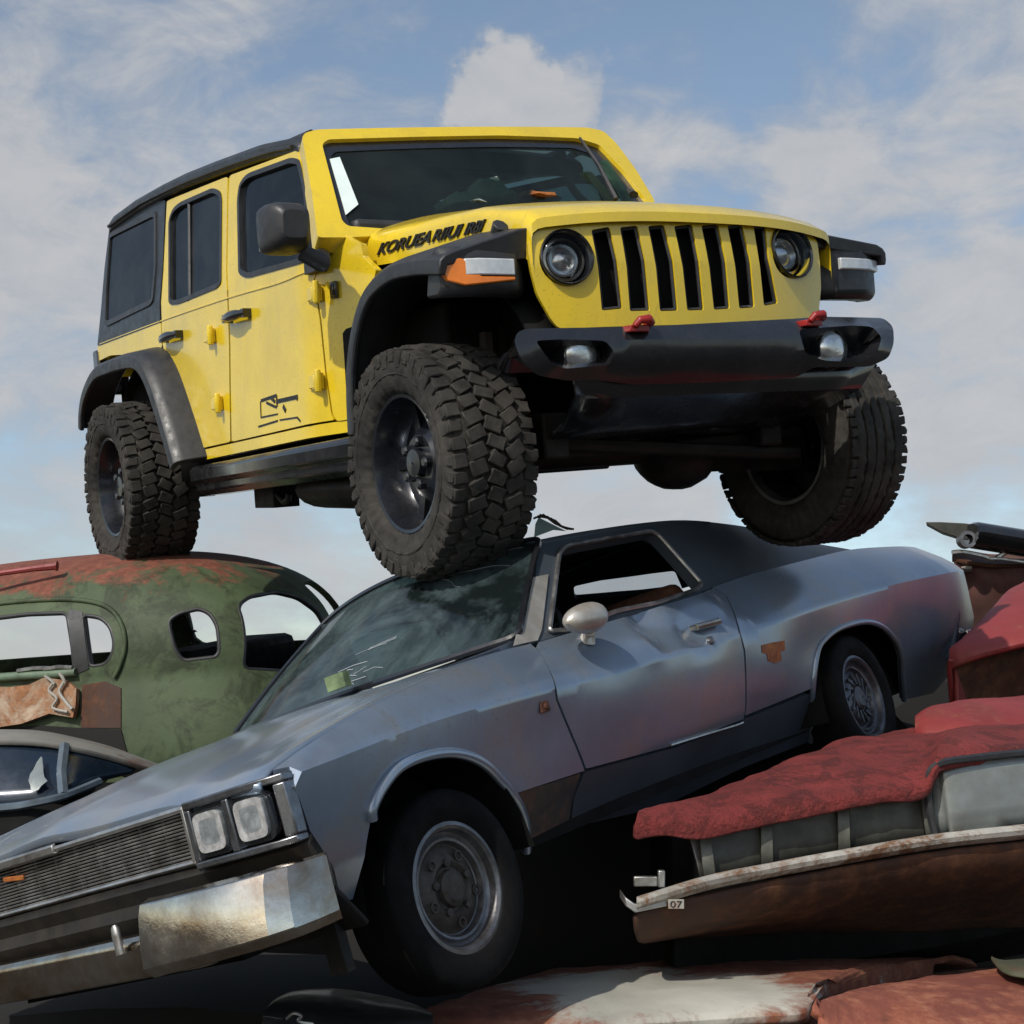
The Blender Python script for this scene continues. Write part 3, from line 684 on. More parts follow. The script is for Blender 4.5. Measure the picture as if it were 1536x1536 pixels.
    for chars, a, b, h in (('KORUEA', (566, 383), (645, 364), 17), ('RIIUI', (648, 363), (691, 354), 17), ('IRBI', (696, 353), (724, 347), 17)):
        A, B, C = TH([a, b, (a[0] + 2, a[1] - h)])
        text('lettering', chars, HS, P['letter'], HD, A[0], A[1], B - A, C - A + np.array([.012, 0]), .002, .25, .02, hin, .002)
    la = TH([(750, 374), (766, 338)]); p0, p1 = on(HS, la, .035, hin)
    lm = MB(); lm.tube([p0 + (-.02, -.005, -.01), p0 * .5 + p1 * .5, p1 + (.0, 0, .0)], [.026, .022, .028], 8); lm.box(p0 + (-.01, 0, -.012), (.11, .035, .03)); lm.build('bonnet_latch', P['plastic'], r, .6, .004, mirror=True)
    # cowl under the screen
    mb = MB(); mb.box((-.82, 0, .86), (.22, 1.30, .10)); mb.build('cowl_vent', P['plastic'], r, bev=.02)
    # ---- grille
    GS = lambda u, v: (.500 - .22 * u * u - max(0, v - .58) * .14, u, v)
    gi = (-1, 0, .55); TG = lambda pts: F.tr(GS, pts, (0, .55))
    go = rp([(791, 370), (796, 354), (815, 340), (854, 332), (940, 328), (1070, 325), (1160, 331), (1205, 344), (1226, 360), (1232, 430), (1228, 470), (1222, 476), (1150, 481), (1030, 487), (838, 493), (828, 481), (806, 442), (797, 407)], 8)
    slots = [[(887, 345), (914, 340), (926, 390), (934, 463), (903, 466), (897, 400)], [(930, 341), (956, 338), (968, 390), (975, 466), (945, 467), (940, 400)], [(972, 339), (996, 337), (1010, 390), (1017, 466), (990, 467), (984, 400)], [(1011, 339), (1038, 336), (1049, 390), (1056, 465), (1031, 466), (1024, 400)],
             [(1052, 338), (1077, 336), (1089, 390), (1095, 463), (1071, 465), (1064, 400)], [(1091, 338), (1113, 336), (1126, 390), (1132, 461), (1109, 463), (1103, 400)], [(1130, 338), (1148, 338), (1153, 385), (1167, 455), (1146, 459), (1140, 400)]]
    sl = [TG(rp(s, 4)) for s in slots]
    hlL = TG(circ(849, 386, 40, 42)); hlR = TG(circ(1187, 377, 28, 40))
    G = panel('grille', GS, TG(go), P['yellow'], r, sl + [hlL, hlR], th=.018, cell=.045, inner=gi, bev=.006)
    panel('grille_mesh', GS, TG([(880, 335), (1155, 332), (1170, 462), (900, 470)]), P['dark'], G, th=.01, cell=.2, inner=gi, push=-.05, bev=0)
    for k, s in enumerate(sl):
        mb = MB(); mb.tube(on(GS, dens(offs(s, .004), .03), -.010, gi), .006, 5, True); mb.build('slot_trim', P['plastic'], G)
    for c, loop in ((hlL, 0), (hlR, 1)):
        cc = np.mean(c, axis=0); rad = max(np.linalg.norm(np.array(q) - cc) for q in c); rad = min(rad, .102)
        p = np.array(GS(*cc)); n = np.cross(np.subtract(GS(cc[0] + .01, cc[1]), GS(cc[0] - .01, cc[1])), np.subtract(GS(cc[0], cc[1] + .01), GS(cc[0], cc[1] - .01))); n /= np.linalg.norm(n)
        if n[0] < 0: n = -n
        a = np.array([n[1], -n[0], 0]); a /= np.linalg.norm(a); b = np.cross(n, a); Rm = np.c_[n, a, b]
        ks = [np.linalg.norm(np.array(q) - cc) for q in c]
        sx = (max(q[0] for q in c) - min(q[0] for q in c)) / 2; sz = (max(q[1] for q in c) - min(q[1] for q in c)) / 2
        def put(mbq): mbq.V = [tuple(p + Rm @ (np.array(v) * (1, sx, sz))) for v in mbq.V]; return mbq
        q = MB(); q.rev([(1.02, -.05), (1.02, .006), (.98, .010), (.93, .004), (.90, -.03), (.86, -.055), (.6, -.07), (.02, -.075)], 40, 0); HL = put(q).build('headlight', P['gloss'], r, .5)
        q = MB(); q.rev([(.84, -.05), (.66, -.066), (.40, -.070), (.02, -.071)], 32, 0); put(q).build('reflector', P['lamp'], HL, .5)
        q = MB(); q.rev([(.62, -.062), (.60, -.035), (.55, -.030), (.50, -.045), (.30, -.03), (.02, -.02)], 32, 0); put(q).build('projector', P['lamp'], HL, .5)
        q = MB(); q.rev([(.84, -.05), (.80, -.028), (.70, -.026), (.68, -.055)], 32, 0); put(q).build('halo_ring', P['chrome'], HL, .5)
        q = MB(); q.rev([(.93, .002), (.8, .012), (.5, .022), (.2, .026), (.01, .027)], 32, 0); put(q).build('lens', P['clear'], HL, 1)
    # ---- bumper
    def BS(u, v): return (.665 - .16 * max(0, abs(u) - .30) ** 1.5 * 1.2 - 9 * max(0, v - .295) ** 2 - 6 * max(0, .28 - v) ** 2, u, v)
    TB = lambda pts: F.tr(BS, pts, (0, .3))
    bi = (-1, 0, .3)
    bo = rp([(771, 512), (776, 498), (790, 493), (900, 491), (1000, 488), (1190, 478), (1240, 475), (1326, 477), (1340, 490), (1341, 515), (1333, 537), (1305, 550), (1220, 551), (1195, 566), (1060, 574), (950, 577), (905, 571), (850, 571), (805, 563), (782, 540)], 8)
    pl = rp([(803, 511), (839, 509), (908, 511), (922, 528), (914, 548), (845, 553), (826, 543)], 7); pr = rp([(1198, 494), (1279, 488), (1309, 490), (1323, 506), (1315, 531), (1292, 543), (1237, 541), (1208, 530)], 7)
    BU = panel('front_bumper', BS, TB(bo), P['gloss'], r, [TB(pl), TB(pr)], th=.16, cell=.05, inner=bi, bev=.018)
    for hole_, cpx in ((pl, (884, 531)), (pr, (1268, 521))):
        panel('fog_light_recess', BS, offs(TB(hole_), -.01), P['gloss'], BU, th=.02, cell=.06, inner=bi, push=-.10, bev=0)
        c = np.array(on(BS, TB([cpx]), -.055, bi)[0])
        q = MB(); q.rev([(.070, -.05), (.068, .0), (.063, .008), (.060, -.004)], 28, 0, c); FL = q.build('fog_light', P['gloss'], r); q = MB(); q.rev([(.062, -.012), (.050, .012), (.03, .018), (.01, .02), (.001, .02)], 24, 0, c); q.build('lens', P['lamp'], FL, 1)
    for px in ((945, 478), (1205, 471)):
        c = np.array(F.at(px[0], px[1], 0, .60)); q = MB()
        q.tube([c + (.06, -.03, -.03), c + (.07, -.016, -.012), c + (.075, .012, -.010), c + (.05, .04, -.016), c + (.0, .045, -.03)], [.011, .013, .015, .013, .011], 8); q.box(c + (0, -.01, -.035), (.12, .07, .02))
        q.build('tow_hook', P['red'], r, .6, .003)
    # belly plate below the bumper
    mb = MB(); mb.grid([[(.60, y, .225) for y in np.linspace(-.62, .62, 9)], [(.56, y * .98, .15) for y in np.linspace(-.60, .60, 9)], [(.40, y * .95, .07) for y in np.linspace(-.56, .56, 9)], [(.16, y * .9, .02) for y in np.linspace(-.5, .5, 9)], [(-.3, y, .0) for y in np.linspace(-.45, .45, 9)]])
    o = mb.build('skid_plate', P['gloss'], r, .5); sm = o.modifiers.new('solid', 'SOLIDIFY'); sm.thickness = .02
    # ---- wheel arches (flares)
    def flare(path, y0, y1, lip, nm, rise=.045):
        """black arch swept along path (x, z) from the body (y0) out to y1 with a downward lip"""
        rows = []
        n = len(path)
        for i, (x, z) in enumerate(path):
            a = path[max(0, i - 1)]; b = path[min(n - 1, i + 1)]; t = np.array([b[0] - a[0], b[1] - a[1]]); t /= np.linalg.norm(t); nn = np.array([-t[1], t[0]])  # outward (up)
            if nn @ np.array([x - cx, z - .1]) < 0: nn = -nn
            def q(y, d): return (x + nn[0] * d, -y, z + nn[1] * d)
            rows.append([q(y0, rise), q(y0 + .05, rise * .92), q(y1 - .05, .022), q(y1 - .02, .010), q(y1 - .004, -.006), q(y1, -.03), q(y1 - .002, -lip), q(y1 - .022, -lip), q(y1 - .03, -.02), q(y0, .005)])
        m = MB(); m.loft(rows); return m.build(nm, P['plastic'], r, .55, .005, mirror=True)
    cx = 0.0
    FP = cr([(-.33, .10), (-.32, .25), (-.285, .38), (-.21, .50), (-.11, .575), (.05, .612), (.22, .607), (.385, .585)], 5)
    FL_ = flare(FP, .60, .925, .05, 'fender_flare', .10)
    bpy.data.objects.remove(FL_[1])
    FP2 = cr([(-.33, .10), (-.32, .25), (-.285, .40), (-.20, .55), (-.10, .625), (.05, .66), (.22, .665), (.40, .65)], 5)
    FL_ = flare(FP2, .56, .925, .05, 'fender_flare', .055); bpy.data.objects.remove(FL_[0])
    cx = -3.0
    RP_ = cr([(-2.13, .06), (-2.25, .25), (-2.42, .47), (-2.58, .575), (-2.80, .60), (-3.1, .60), (-3.34, .585), (-3.55, .50), (-3.66, .40), (-3.70, .30)], 5)
    RL_ = flare(RP_, .74, .935, .06, 'fender_flare')
    # turn signal housings at the front ends of the flares
    for s, L4 in ((-1, None), (1, None)):
        q = MB()
        sec = [(.36, .60), (.40, .63), (.43, .60), (.435, .50), (.41, .478), (.33, .482)]
        rows = []
        if s > 0: sec = [(.36, .64), (.41, .675), (.43, .65), (.435, .50), (.41, .478), (.33, .482)]
        for yy, k in ((.60, -.10), (.665, -.035), (.80, -.03), (.88, -.06), (.905, -.08)):
            rows.append([(x + k, s * yy, z) for x, z in sec])
        q.loft(rows); H = q.build('signal_housing', P['plastic'], r, .5, .01)
        # lens: white bar with amber outer end, on the slanted front face
        fx = lambda yy: .404 - max(0, yy - .80) * .38
        q = MB(); zo = .035 if s > 0 else 0; rws = [[(fx(y) + .006, s * y, .585 + zo), (fx(y) + .008, s * y, .535 + zo * 1.3), (fx(y) - .03, s * y, .535 + zo), (fx(y) - .03, s * y, .585 + zo)] for y in ((.68, .74, .80, .845) if s < 0 else (.68, .74, .82, .905))]; q.loft(rws); q.build('marker_lens', P['lampclear'], H, .5, .004)
        if s > 0: continue
        q = MB(); rws = [[(fx(y) + .006, s * y, a), (fx(y) + .008, s * y, b), (fx(y) - .03, s * y, b), (fx(y) - .03, s * y, a)] for y, a, b in ((.68, .532, .520), (.80, .532, .508), (.848, .585, .505), (.895, .590, .520), (.912, .59, .56))]; q.loft(rws); q.build('amber_lens', P['amber'], H, .5, .004)
    # side marker badge on the cowl
    q = MB(); c = np.array(on(S, T([(502, 435)]), .004, inn)[0]); q.box(c, (.05, .014, .062)); q.box(c + (0, -.006, 0), (.03, .012, .04)); q.build('side_badge', P['gloss'], r, .5, .004)
    # ---- rock rail
    mb = MB(); rows = []
    for x in (-2.16, -2.12, -1.2, -.45, -.41):
        e = .02 if x in (-2.16, -.41) else 0
        z0 = np.interp(x, [-2.1, -.45], [.045, .105])
        rows.append([(x, -.76, z0 + .0), (x, -.845 + e, z0 - .005), (x, -.865 + e, z0 - .025), (x, -.86 + e, z0 - .075), (x, -.84 + e, z0 - .085), (x, -.835 + e, z0 - .12), (x, -.80, z0 - .14), (x, -.70, z0 - .14), (x, -.70, z0)])
    mb.loft(rows); mb.build('rock_rail', P['gloss'], r, .5, .006, mirror=True)
    # ---- mirrors
    for s in (-1, 1):
        q = MB(); c = np.array(F.at(426, 343, 1, -.98)); c[1] = -.98; c[2] += .08 if s > 0 else 0; c[0] -= .27 if s > 0 else 0
        rows = []
        for x, k in ((-.075, .80), (-.06, .97), (-.02, 1.0), (.04, .95), (.08, .80), (.10, .55)):
            rows.append([c + (x, .080 * k * np.sign(math.cos(a)) * abs(math.cos(a)) ** .45, .088 * k * np.sign(math.sin(a)) * abs(math.sin(a)) ** .45) for a in np.linspace(0, 2 * math.pi, 28, endpoint=False)])
        q.loft(rows)
        b0 = np.array(S(-.80, .78)); q.tube([c + (.0, .06, -.08), c + (.03, .12, -.12), b0 + (0, .0, .0)], [.030, .034, .038], 10)
        q.box(b0 + (-.02, -.015, -.02), (.10, .05, .08))
        q.V = [(x, y * -s, z) for x, y, z in q.V]; MR = q.build('mirror', P['plastic'], r, .6, .006)
        q = MB(); q.box(c + (-.078, 0, 0), (.006, .13, .135)); q.V = [(x, y * -s, z) for x, y, z in q.V]; q.build('mirror_glass', P['chrome'], MR)
    # ---- interior
    mb = MB(); mb.box((-.98, 0, .78), (.34, 1.26, .20)); mb.box((-.94, 0, .885), (.26, 1.2, .05)); mb.build('dashboard', P['dark'], r, bev=.03)
    for x, y in ((-1.75, -.36), (-1.75, .36), (-2.65, -.36), (-2.65, .36)):
        q = MB(); rows = []
        for z, k, dx in ((.25, .9, .15), (.45, 1, .05), (.75, 1, -.04), (.98, .85, -.10), (1.03, .45, -.11), (1.06, .42, -.12), (1.20, .45, -.15), (1.23, .3, -.15)):
            rows.append([(x + dx + .06 * math.sin(a), y + .25 * k * np.sign(math.cos(a)) * abs(math.cos(a)) ** .6, z) for a in np.linspace(0, 2 * math.pi, 16, endpoint=False)])
        q.loft(rows); q.box((x + .25, y, .36), (.50, .50, .16)); q.build('seat', P['seat'], r, .6)
    q = MB(); c = np.array(F.at(897, 272, 0, -1.16)); tl = R_(25)
    ringp = [c + np.array([-0.165 * math.sin(a) * math.sin(tl), 0.165 * math.cos(a), 0.165 * math.sin(a) * math.cos(tl)]) for a in np.linspace(0, 2 * math.pi, 32, endpoint=False)]
    q.tube(ringp, .017, 8, True)
    for a in (0, math.pi, -math.pi / 2): q.tube([c, c + np.array([-0.165 * math.sin(a) * math.sin(tl), 0.165 * math.cos(a), 0.165 * math.sin(a) * math.cos(tl)])], .016, 6)
    q.tube([c, c + (.25, 0, -.12)], .03, 8); q.build('steering_wheel', P['plastic'], r)
    q = MB()
    for s in (-1, 1): q.tube([(-1.15, s * .60, 1.31), (-1.9, s * .60, 1.35), (-2.9, s * .60, 1.36), (-3.5, s * .58, 1.33), (-3.6, s * .58, .6)], .03, 8); q.tube([(-1.95, s * .60, 1.35), (-1.95, s * .64, .3)], .03, 8)
    q.tube([(-1.95, -.6, 1.35), (-1.95, .6, 1.35)], .03, 8); q.build('roll_cage', P['plastic'], r)
    q = MB()
    for k in range(3):
        pass
    for cpx, sz, mt in (((690, 317), (.14, .10, .05), 'rag'), ((738, 302), (.07, .13, .06), 'rag'), ((800, 302), (.12, .12, .03), 'orange')):
        c = np.array(F.at(cpx[0], cpx[1], 0, -.95)); q = MB(); rs = random.Random(int(cpx[0])); rows = []
        for i, f in enumerate((-1, -.8, -.4, .1, .5, .85, 1)):
            kk = math.sqrt(max(.02, 1 - f * f)); rows.append([c + np.array([sz[0] * kk * math.cos(a) * rs.uniform(.6, 1.1), sz[1] * f, max(-.02, sz[2] * kk * (math.sin(a) + .4) * rs.uniform(.7, 1.3))]) for a in np.linspace(0, 2 * math.pi, 12, endpoint=False)])
        q.loft(rows); o = q.build('rag_on_dash' if mt == 'rag' else 'paper_packet', P[mt], None, .8); o.matrix_world = r.matrix_world.copy()
        o['category'] = 'rag' if mt == 'rag' else 'packet'
        o['label'] = {690: 'crumpled pale rag behind the windshield, nearer the paper strip', 738: 'smaller grey rag lump behind middle of the off-roader windshield', 800: 'small orange packet on the dash behind the off-roader windshield'}[cpx[0]]
    # ---- underside
    q = MB()
    q.box((-1.8, 0, .17), (3.3, 1.16, .20)); q.box((-1.75, 0, .38), (3.6, 1.46, .25)); q.box((.02, 0, .50), (.74, 1.02, .42))
    q.build('floor_pan', P['dark'], r, bev=.02)
    q = MB()
    for s in (-1, 1): q.box((-1.75, s * .46, .05), (4.0, .10, .15))
    q.box((-.9, 0, .0), (.5, .80, .16)); q.box((-2.0, .0, .0), (.9, .6, .18));  q.build('chassis_frame', P['under'], r, bev=.01)
    for x in (0, -3.0):
        q = MB(); q.tube([(x, -.74, -.01), (x, .74, -.01)], .052, 12)
        rows = []
        for f in np.linspace(-1, 1, 9):
            k = math.sqrt(max(.03, 1 - f * f)); rows.append([(x + .15 * k * math.cos(a), .22 + .17 * f, -.015 + .15 * k * math.sin(a)) for a in np.linspace(0, 2 * math.pi, 18, endpoint=False)])
        q.loft(rows)
        for s in (-1, 1): q.box((x - .05, s * .50, -.03), (.18, .10, .16)); q.tube([(x, s * .52, .03), (x, s * .50, .42)], .06, 10); q.tube([(x + (.1 if x == 0 else -.1), s * .60, -.05), (x + .06, s * .58, .40)], .03, 8); q.box((x, s * .70, -.01), (.16, .12, .22))
        if x == 0: q.tube([(.15, -.68, .0), (.17, 0, -.01), (.15, .68, .02)], .021, 8); q.tube([(.20, -.5, .03), (.20, .62, -.06)], .024, 8)
        q.build('axle', P['under'], r, .6)
    q = MB(); rows = []
    for x, k in ((-1.28, .5), (-1.2, .95), (-.9, 1), (-.68, .95), (-.60, .5)): rows.append([(x, -.60 + .16 * k * math.cos(a), -.085 + .085 * k * math.sin(a)) for a in np.linspace(0, 2 * math.pi, 18, endpoint=False)])
    q.loft(rows); q.build('muffler', P['under'], r)
    q = MB(); q.box((-1.72, -.62, -.10), (.22, .12, .12)); q.tube([(-1.62, -.66, -.10), (-1.50, -.68, -.135), (-1.45, -.68, -.125), (-1.44, -.68, -.10)], .014, 8); q.build('mounting_bracket', P['under'], r, bev=.004)
    # inner arch liners
    for x0 in (0.0, -3.0):
        for sg in (-1, 1):
            q = MB(); q.grid([[(x0 + .50 * math.cos(a), sg * .52, .03 + .56 * math.sin(a)), (x0 + .50 * math.cos(a), sg * (.64 if x0 == 0 else .77), .03 + .56 * math.sin(a))] for a in np.linspace(.45 if x0 == 0 else -.1, math.pi + .1, 15)])
            o = q.build('arch_liner', P['dark'], r, .6); sm = o.modifiers.new('solid', 'SOLIDIFY'); sm.thickness = .012
    q = MB(); q.box((-3.03, 0, .46), (1.28, 1.02, .54)); q.build('rear_floor', P['dark'], r)
    # ---- wheels
    W = wheel(r, (.012, -.765, -.008), .377, .30, .222, -1, 'rubber', 'rim', 'off')
    W3 = copyobj(W, r, (-3.03, -.815, -.03)); W3.scale = (1.12, 1.15, 1.12)
    W2 = wheel(r, (.07, .80, -.035), .376, .285, .210, 1, 'rubber', 'rim', 'off', 5, ribs=True); copyobj(W2, r, (-3.0, .79, -.03))
    q = MB(); q.rev([(.217, -.120), (.217, -.130), (.203, -.128), (.194, -.11), (.19, -.06), (.20, -.05)], 56); q.build('rim_flange', M['steel'], W2, .6)
    return r
OFF = build_offroader()
# ================================================================== the silver coupe utility
SF = Fr([[-.6010689, .74692185, -.28429551], [.05388086, -.31704432, -.94687895], [-.79737885, -.58445757, .15032069]], [-.71064664, 1.25434651, 4.29559949], .92)
ST = [(-4.3, .90, .455, .72, .62), (-4.15, .925, .46, .74, .64), (-4.0, .93, .468, .75, .665), (-3.3, .915, .48, .73, .71), (-2.6, .895, .475, .74, .69), (-2.1, .87, .455, .75, .675), (-1.7, .85, .44, .76, .64), (-.9, .84, .43, .755, .605), (-.5, .85, .43, .75, .59),
      (0, .88, .43, .79, .55), (.3, .92, .415, .84, .505), (.55, .95, .395, .88, .46), (.75, .97, .385, .91, .405)]
GT = [(-3.4, .62, .75), (-3.1, .60, .82), (-2.76, .60, .90), (-2.35, .60, .955), (-2.1, .60, .985), (-1.6, .60, .985), (-1.1, .60, .968), (-.9, .60, .96)]
DENT = [(-1.30, .56, .09, .075, -.055), (-1.53, .50, .11, .06, -.045), (-1.17, .51, .08, .05, .022), (-1.72, .60, .09, .06, .03), (-2.0, .50, .12, .10, -.015), (-.9, .50, .2, .08, -.012), (-.4, .30, .3, .12, -.010), (-2.4, .33, .2, .1, -.012), (-3.6, .33, .3, .15, -.012)]
_SM = {}
def smooth(x, TB):
    k = id(TB)
    if k not in _SM:
        g = np.arange(-6, 2.5, .01); ker = np.exp(-.5 * (np.arange(-45, 46) * .01 / .14) ** 2); ker /= ker.sum(); xs = [q[0] for q in TB]; T = []
        for c in range(1, len(TB[0])):
            v = np.interp(g, xs, [q[c] for q in TB])
            # keep the end slopes so that smoothing does not shrink the tips
            v = np.where(g > xs[-1], TB[-1][c] + (TB[-1][c] - TB[-2][c]) / (xs[-1] - xs[-2]) * (g - xs[-1]), v)
            T.append(np.convolve(v, ker, 'same'))
        _SM[k] = (g, T)
    g, T = _SM[k]; return np.array([np.interp(x, g, t) for t in T])
def s_low(x, z):
    ym, zc, yt, zt = smooth(x, ST)
    t = (z - zc) / (zt - zc); d = zc - z
    y = ym - (ym - yt) * (.36 * t + .64 * t ** 1.7) if t > 0 else ym - (.26 * d + .26 * d * d)
    if z < .15: y -= (.15 - z) * .28
    for dx, dz, sx, sz, a in DENT: y += a * math.exp(-((x - dx) / sx) ** 2 - ((z - dz) / sz) ** 2)
    return y
def s_gh(x, z):
    ym, zc, yt, zt = smooth(x, ST); yr, zr = smooth(x, GT); t = (z - zt) / max(.04, zr - zt); t = max(-.6, min(t, 1.15))
    return yt - .012 + (yr - yt + .012) * t - .02 * max(0, t) ** 2
def build_silver():
    F = SF; P = M; r = root('coupe_utility', 'battered silver blue coupe utility tilted nose down beneath the yellow off-roader', 'car', F)
    S = lambda u, v: (u, s_low(u, v), v); SG = lambda u, v: (u, s_gh(u, v), v); inn = (-1.6, 0, .3)
    T = lambda pts: F.tr(S, pts, (-.5, .4))
    ridge = lambda a, b, n: [np.array((x, smooth(x, ST)[3] - .004)) for x in np.linspace(a, b, n)]
    crease = lambda a, b, n=48: [np.array((x, smooth(x, ST)[1])) for x in np.linspace(a, b, n)]
    crease2 = lambda a, b, dz, n=48: [p + np.array((0, dz)) for p in crease(a, b, 48)]
    # fender
    arch = T(cr([(556, 1230), (556, 1212), (572, 1180), (597, 1151), (632, 1135), (670, 1129), (701, 1134), (727, 1148), (749, 1170), (768, 1192), (780, 1214), (787, 1240), (788, 1276)], 4))
    low = T([(855, 1240), (860, 1200), (877, 1156), (834, 1050), (832, 1034), (808, 976)])
    frontb = T([(434, 1150), (443, 1180), (465, 1246), (500, 1300), (512, 1352), (529, 1349), (540, 1310), (550, 1262)])
    ia = int(np.argmin([np.linalg.norm(SF.proj(S(*p)) - (769, 1190)) for p in arch]))
    low2 = [p for p in low[2:]]
    panel('sill', S, offs(arch[ia:] + low[:2] + T([(873, 1160)]), .002), P['sillrust'], r, th=.025, cell=.04, inner=inn, push=-.004)
    arch_f = arch; out = frontb + arch[:ia + 1] + low2 + ridge(-.62, .70, 14)
    FE = panel('fender', S, out, P["silver"], r, th=.025, cell=.03, lines=[crease(.62, -.58), crease2(.62, -.58, .014), crease2(.62, -.58, -.014)], inner=inn, ang=.6)
    mirror_ = []
    # arch lips: rolled bright edge
    lip = MB(); lip.tube(on(S, arch, .004, inn), .016, 8, flat=1); lip.build('arch_lip', P['silver'], FE, 1)
    # door
    dpx = T([(810, 977), (834, 1035), (836, 1050), (879, 1155), (1010, 1120), (1116, 1080), (1116, 975), (1109, 949), (1101, 921), (1089, 894)])
    D = panel('door', S, offs(list(dpx) + ridge(-1.86, -.66, 12), .004), P["silver"], r, th=.03, cell=.03, lines=[crease(-1.78, -.70), crease2(-1.78, -.70, .014), crease2(-1.78, -.70, -.014)], inner=inn, ang=.6)
    # lower door skin and sill: darker copy of the silver paint
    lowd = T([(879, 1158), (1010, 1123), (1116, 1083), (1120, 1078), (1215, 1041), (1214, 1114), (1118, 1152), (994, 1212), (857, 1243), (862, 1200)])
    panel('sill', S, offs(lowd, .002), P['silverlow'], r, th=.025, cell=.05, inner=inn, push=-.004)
    # quarter
    qa = T(cr([(1216, 1112), (1219, 1032), (1226, 978), (1238, 958), (1260, 942), (1295, 933), (1321, 939), (1341, 958), (1352, 981), (1354, 1018), (1356, 1050)], 4))
    ib = int(np.argmin([np.linalg.norm(SF.proj(S(*p)) - (1218, 1037)) for p in qa]))
    qo = T([(1091, 894), (1103, 921), (1111, 949), (1118, 975), (1119, 1073)]) + qa[ib:] + T([(1400, 1040), (1427, 1009), (1452, 960), (1461, 926), (1455, 898)]) + [np.array((-4.14, .462)), np.array((-4.10, .56))] + ridge(-4.06, -1.87, 20)
    QU = panel('quarter_panel', S, qo, P['silver'], r, th=.025, cell=.05, lines=[crease(-1.92, -4.08, 60), crease2(-1.95, -4.06, .014, 20), crease2(-1.95, -4.06, -.014, 20)], inner=inn, ang=.6)
    lip = MB(); lip.tube(on(S, qa, .0, inn), .014, 8); lip.build('arch_lip', P['silver'], QU, 1)
    st = T([(1142, 968), (1158, 964), (1176, 961), (1177, 975), (1170, 978), (1172, 990), (1163, 995), (1152, 991), (1150, 981), (1143, 979)])
    panel('sticker', S, st, P['orange'], QU, th=.002, cell=.03, inner=inn, push=.0025, bev=0)
    # mirrored far flank in one piece with its own openings
    S2 = lambda u, v: (u, -s_low(u, v), v); SG2 = lambda u, v: (u, -s_gh(u, v), v)
    fo = [np.array(p) for p in ((.72, .36), (.66, .02), (.42, .0), (.36, .2), (.2, .34), (.05, .37), (-.12, .34), (-.28, .2), (-.34, -.05), (-2.35, -.05), (-2.40, .15), (-2.52, .28), (-2.72, .34), (-2.95, .28), (-3.06, .12), (-3.08, .0), (-3.9, .02), (-4.12, .22), (-4.15, .46))] + ridge(-4.06, .70, 30)
    panel('fender', S2, fo, P['silver'], r, th=.025, cell=.09, lines=[crease(.60, -4.0, 20)], inner=inn, ang=.6)
    # ---- greenhouse sides (pillar, sail panel) with the open window
    gtop = [np.array((x, smooth(x, GT)[1])) for x in np.linspace(-3.30, -1.08, 22)]
    gho = gtop + [np.array((-1.00, .90)), np.array((-.80, .74)), np.array((-.62, .605))] + ridge(-.64, -3.36, 24)
    win = F.tr(SG, rp([(823, 948), (838, 830), (848, 820), (975, 797), (987, 803), (1052, 876), (1046, 884), (985, 905), (925, 917), (850, 946)], 6), (-1.2, .8))
    for sg in (1, -1):
        SS = SG if sg > 0 else SG2
        w2 = win if sg > 0 else [np.array(p) for p in rp([(-.75, .66), (-1.12, .92), (-1.75, .935), (-2.02, .70), (-1.9, .665), (-.9, .64)], .03)]
        GH = panel('cab_side', SS, gho, P['silverroof'], r, [w2], th=.045, cell=.05, inner=inn, ang=.5, push=-.004)
        sl = MB(); sl.tube(on(SS, w2, .004, inn), .009, 6, True); sl.build('window_channel', P['trim'], GH, 1)
        if sg > 0:
            pil = F.tr(SG, [(770, 969), (784, 915), (792, 868), (822, 862), (817, 905), (812, 945), (806, 961)], (-.8, .8))
            panel('pillar_skin', SS, pil, P['bare'], GH, th=.004, cell=.04, inner=inn, push=.003, bev=.001)
    # ---- roof
    rows = []
    for x in np.linspace(-1.06, -2.32, 14):
        yr, zr = smooth(x, GT); row = []
        for q in np.linspace(-1, 1, 25):
            y = q * (yr - .012); z = zr - .006 + .055 * (1 - abs(q) ** 2.6)
            z -= .06 * math.exp(-((x + 1.10) / .16) ** 2 - ((y - .12) / .25) ** 2)     # pressed in by the tyre
            row.append((x + .05 * (1 - q * q) * (1 if x > -1.2 else 0), y, z))
        rows.append(row)
    mb = MB(); mb.grid(rows); ro = mb.build('roof', P['silverroof'], r, .7); sm = ro.modifiers.new('solid', 'SOLIDIFY'); sm.thickness = .03; sm.offset = -1
    mb = MB()
    for x, yy in ((-1.25, 1), (-1.7, 1)): mb.box((x, 0, .965), (.06, 1.0, .02))
    mb.build('headliner_bow', P['trim'], r)
    # rear window, buttress valley and deck
    RWs = lambda u, v: (-2.34 - .40 * v, u * (.585 - .01 * v), .950 + .045 * (1 - u * u) - .22 * v)
    rw_o = [(-.98, .0), (.98, .0), (.98, 1), (-.98, 1)]; rw_h = F.tr(RWs, rp([(860, 872), (900, 863), (945, 857), (1012, 848), (1024, 877), (960, 884), (898, 889), (862, 892)], 5), (0, .5)); print('rw', np.round([rw_h[0], rw_h[len(rw_h) // 2]], 2), np.min(rw_h, 0), np.max(rw_h, 0))
    RWF = panel('rear_window_frame', RWs, rw_o, P['silverroof'], r, [rw_h], th=.03, cell=.12, inner=(-1.8, 0, .5))
    panel('rear_glass', RWs, offs(rw_h, -.01), P['clear'], RWF, th=.006, cell=.2, inner=(-1.8, 0, .5), push=-.015, bev=0)
    rows = []
    for x in np.linspace(-2.70, -4.08, 12):
        ym, zc, yt, zt = smooth(x, ST); rows.append([(x, q * (yt - .004), zt - .006 + .02 * (1 - q * q) - (.02 if x < -4.05 else 0)) for q in np.linspace(-1, 1, 17)])
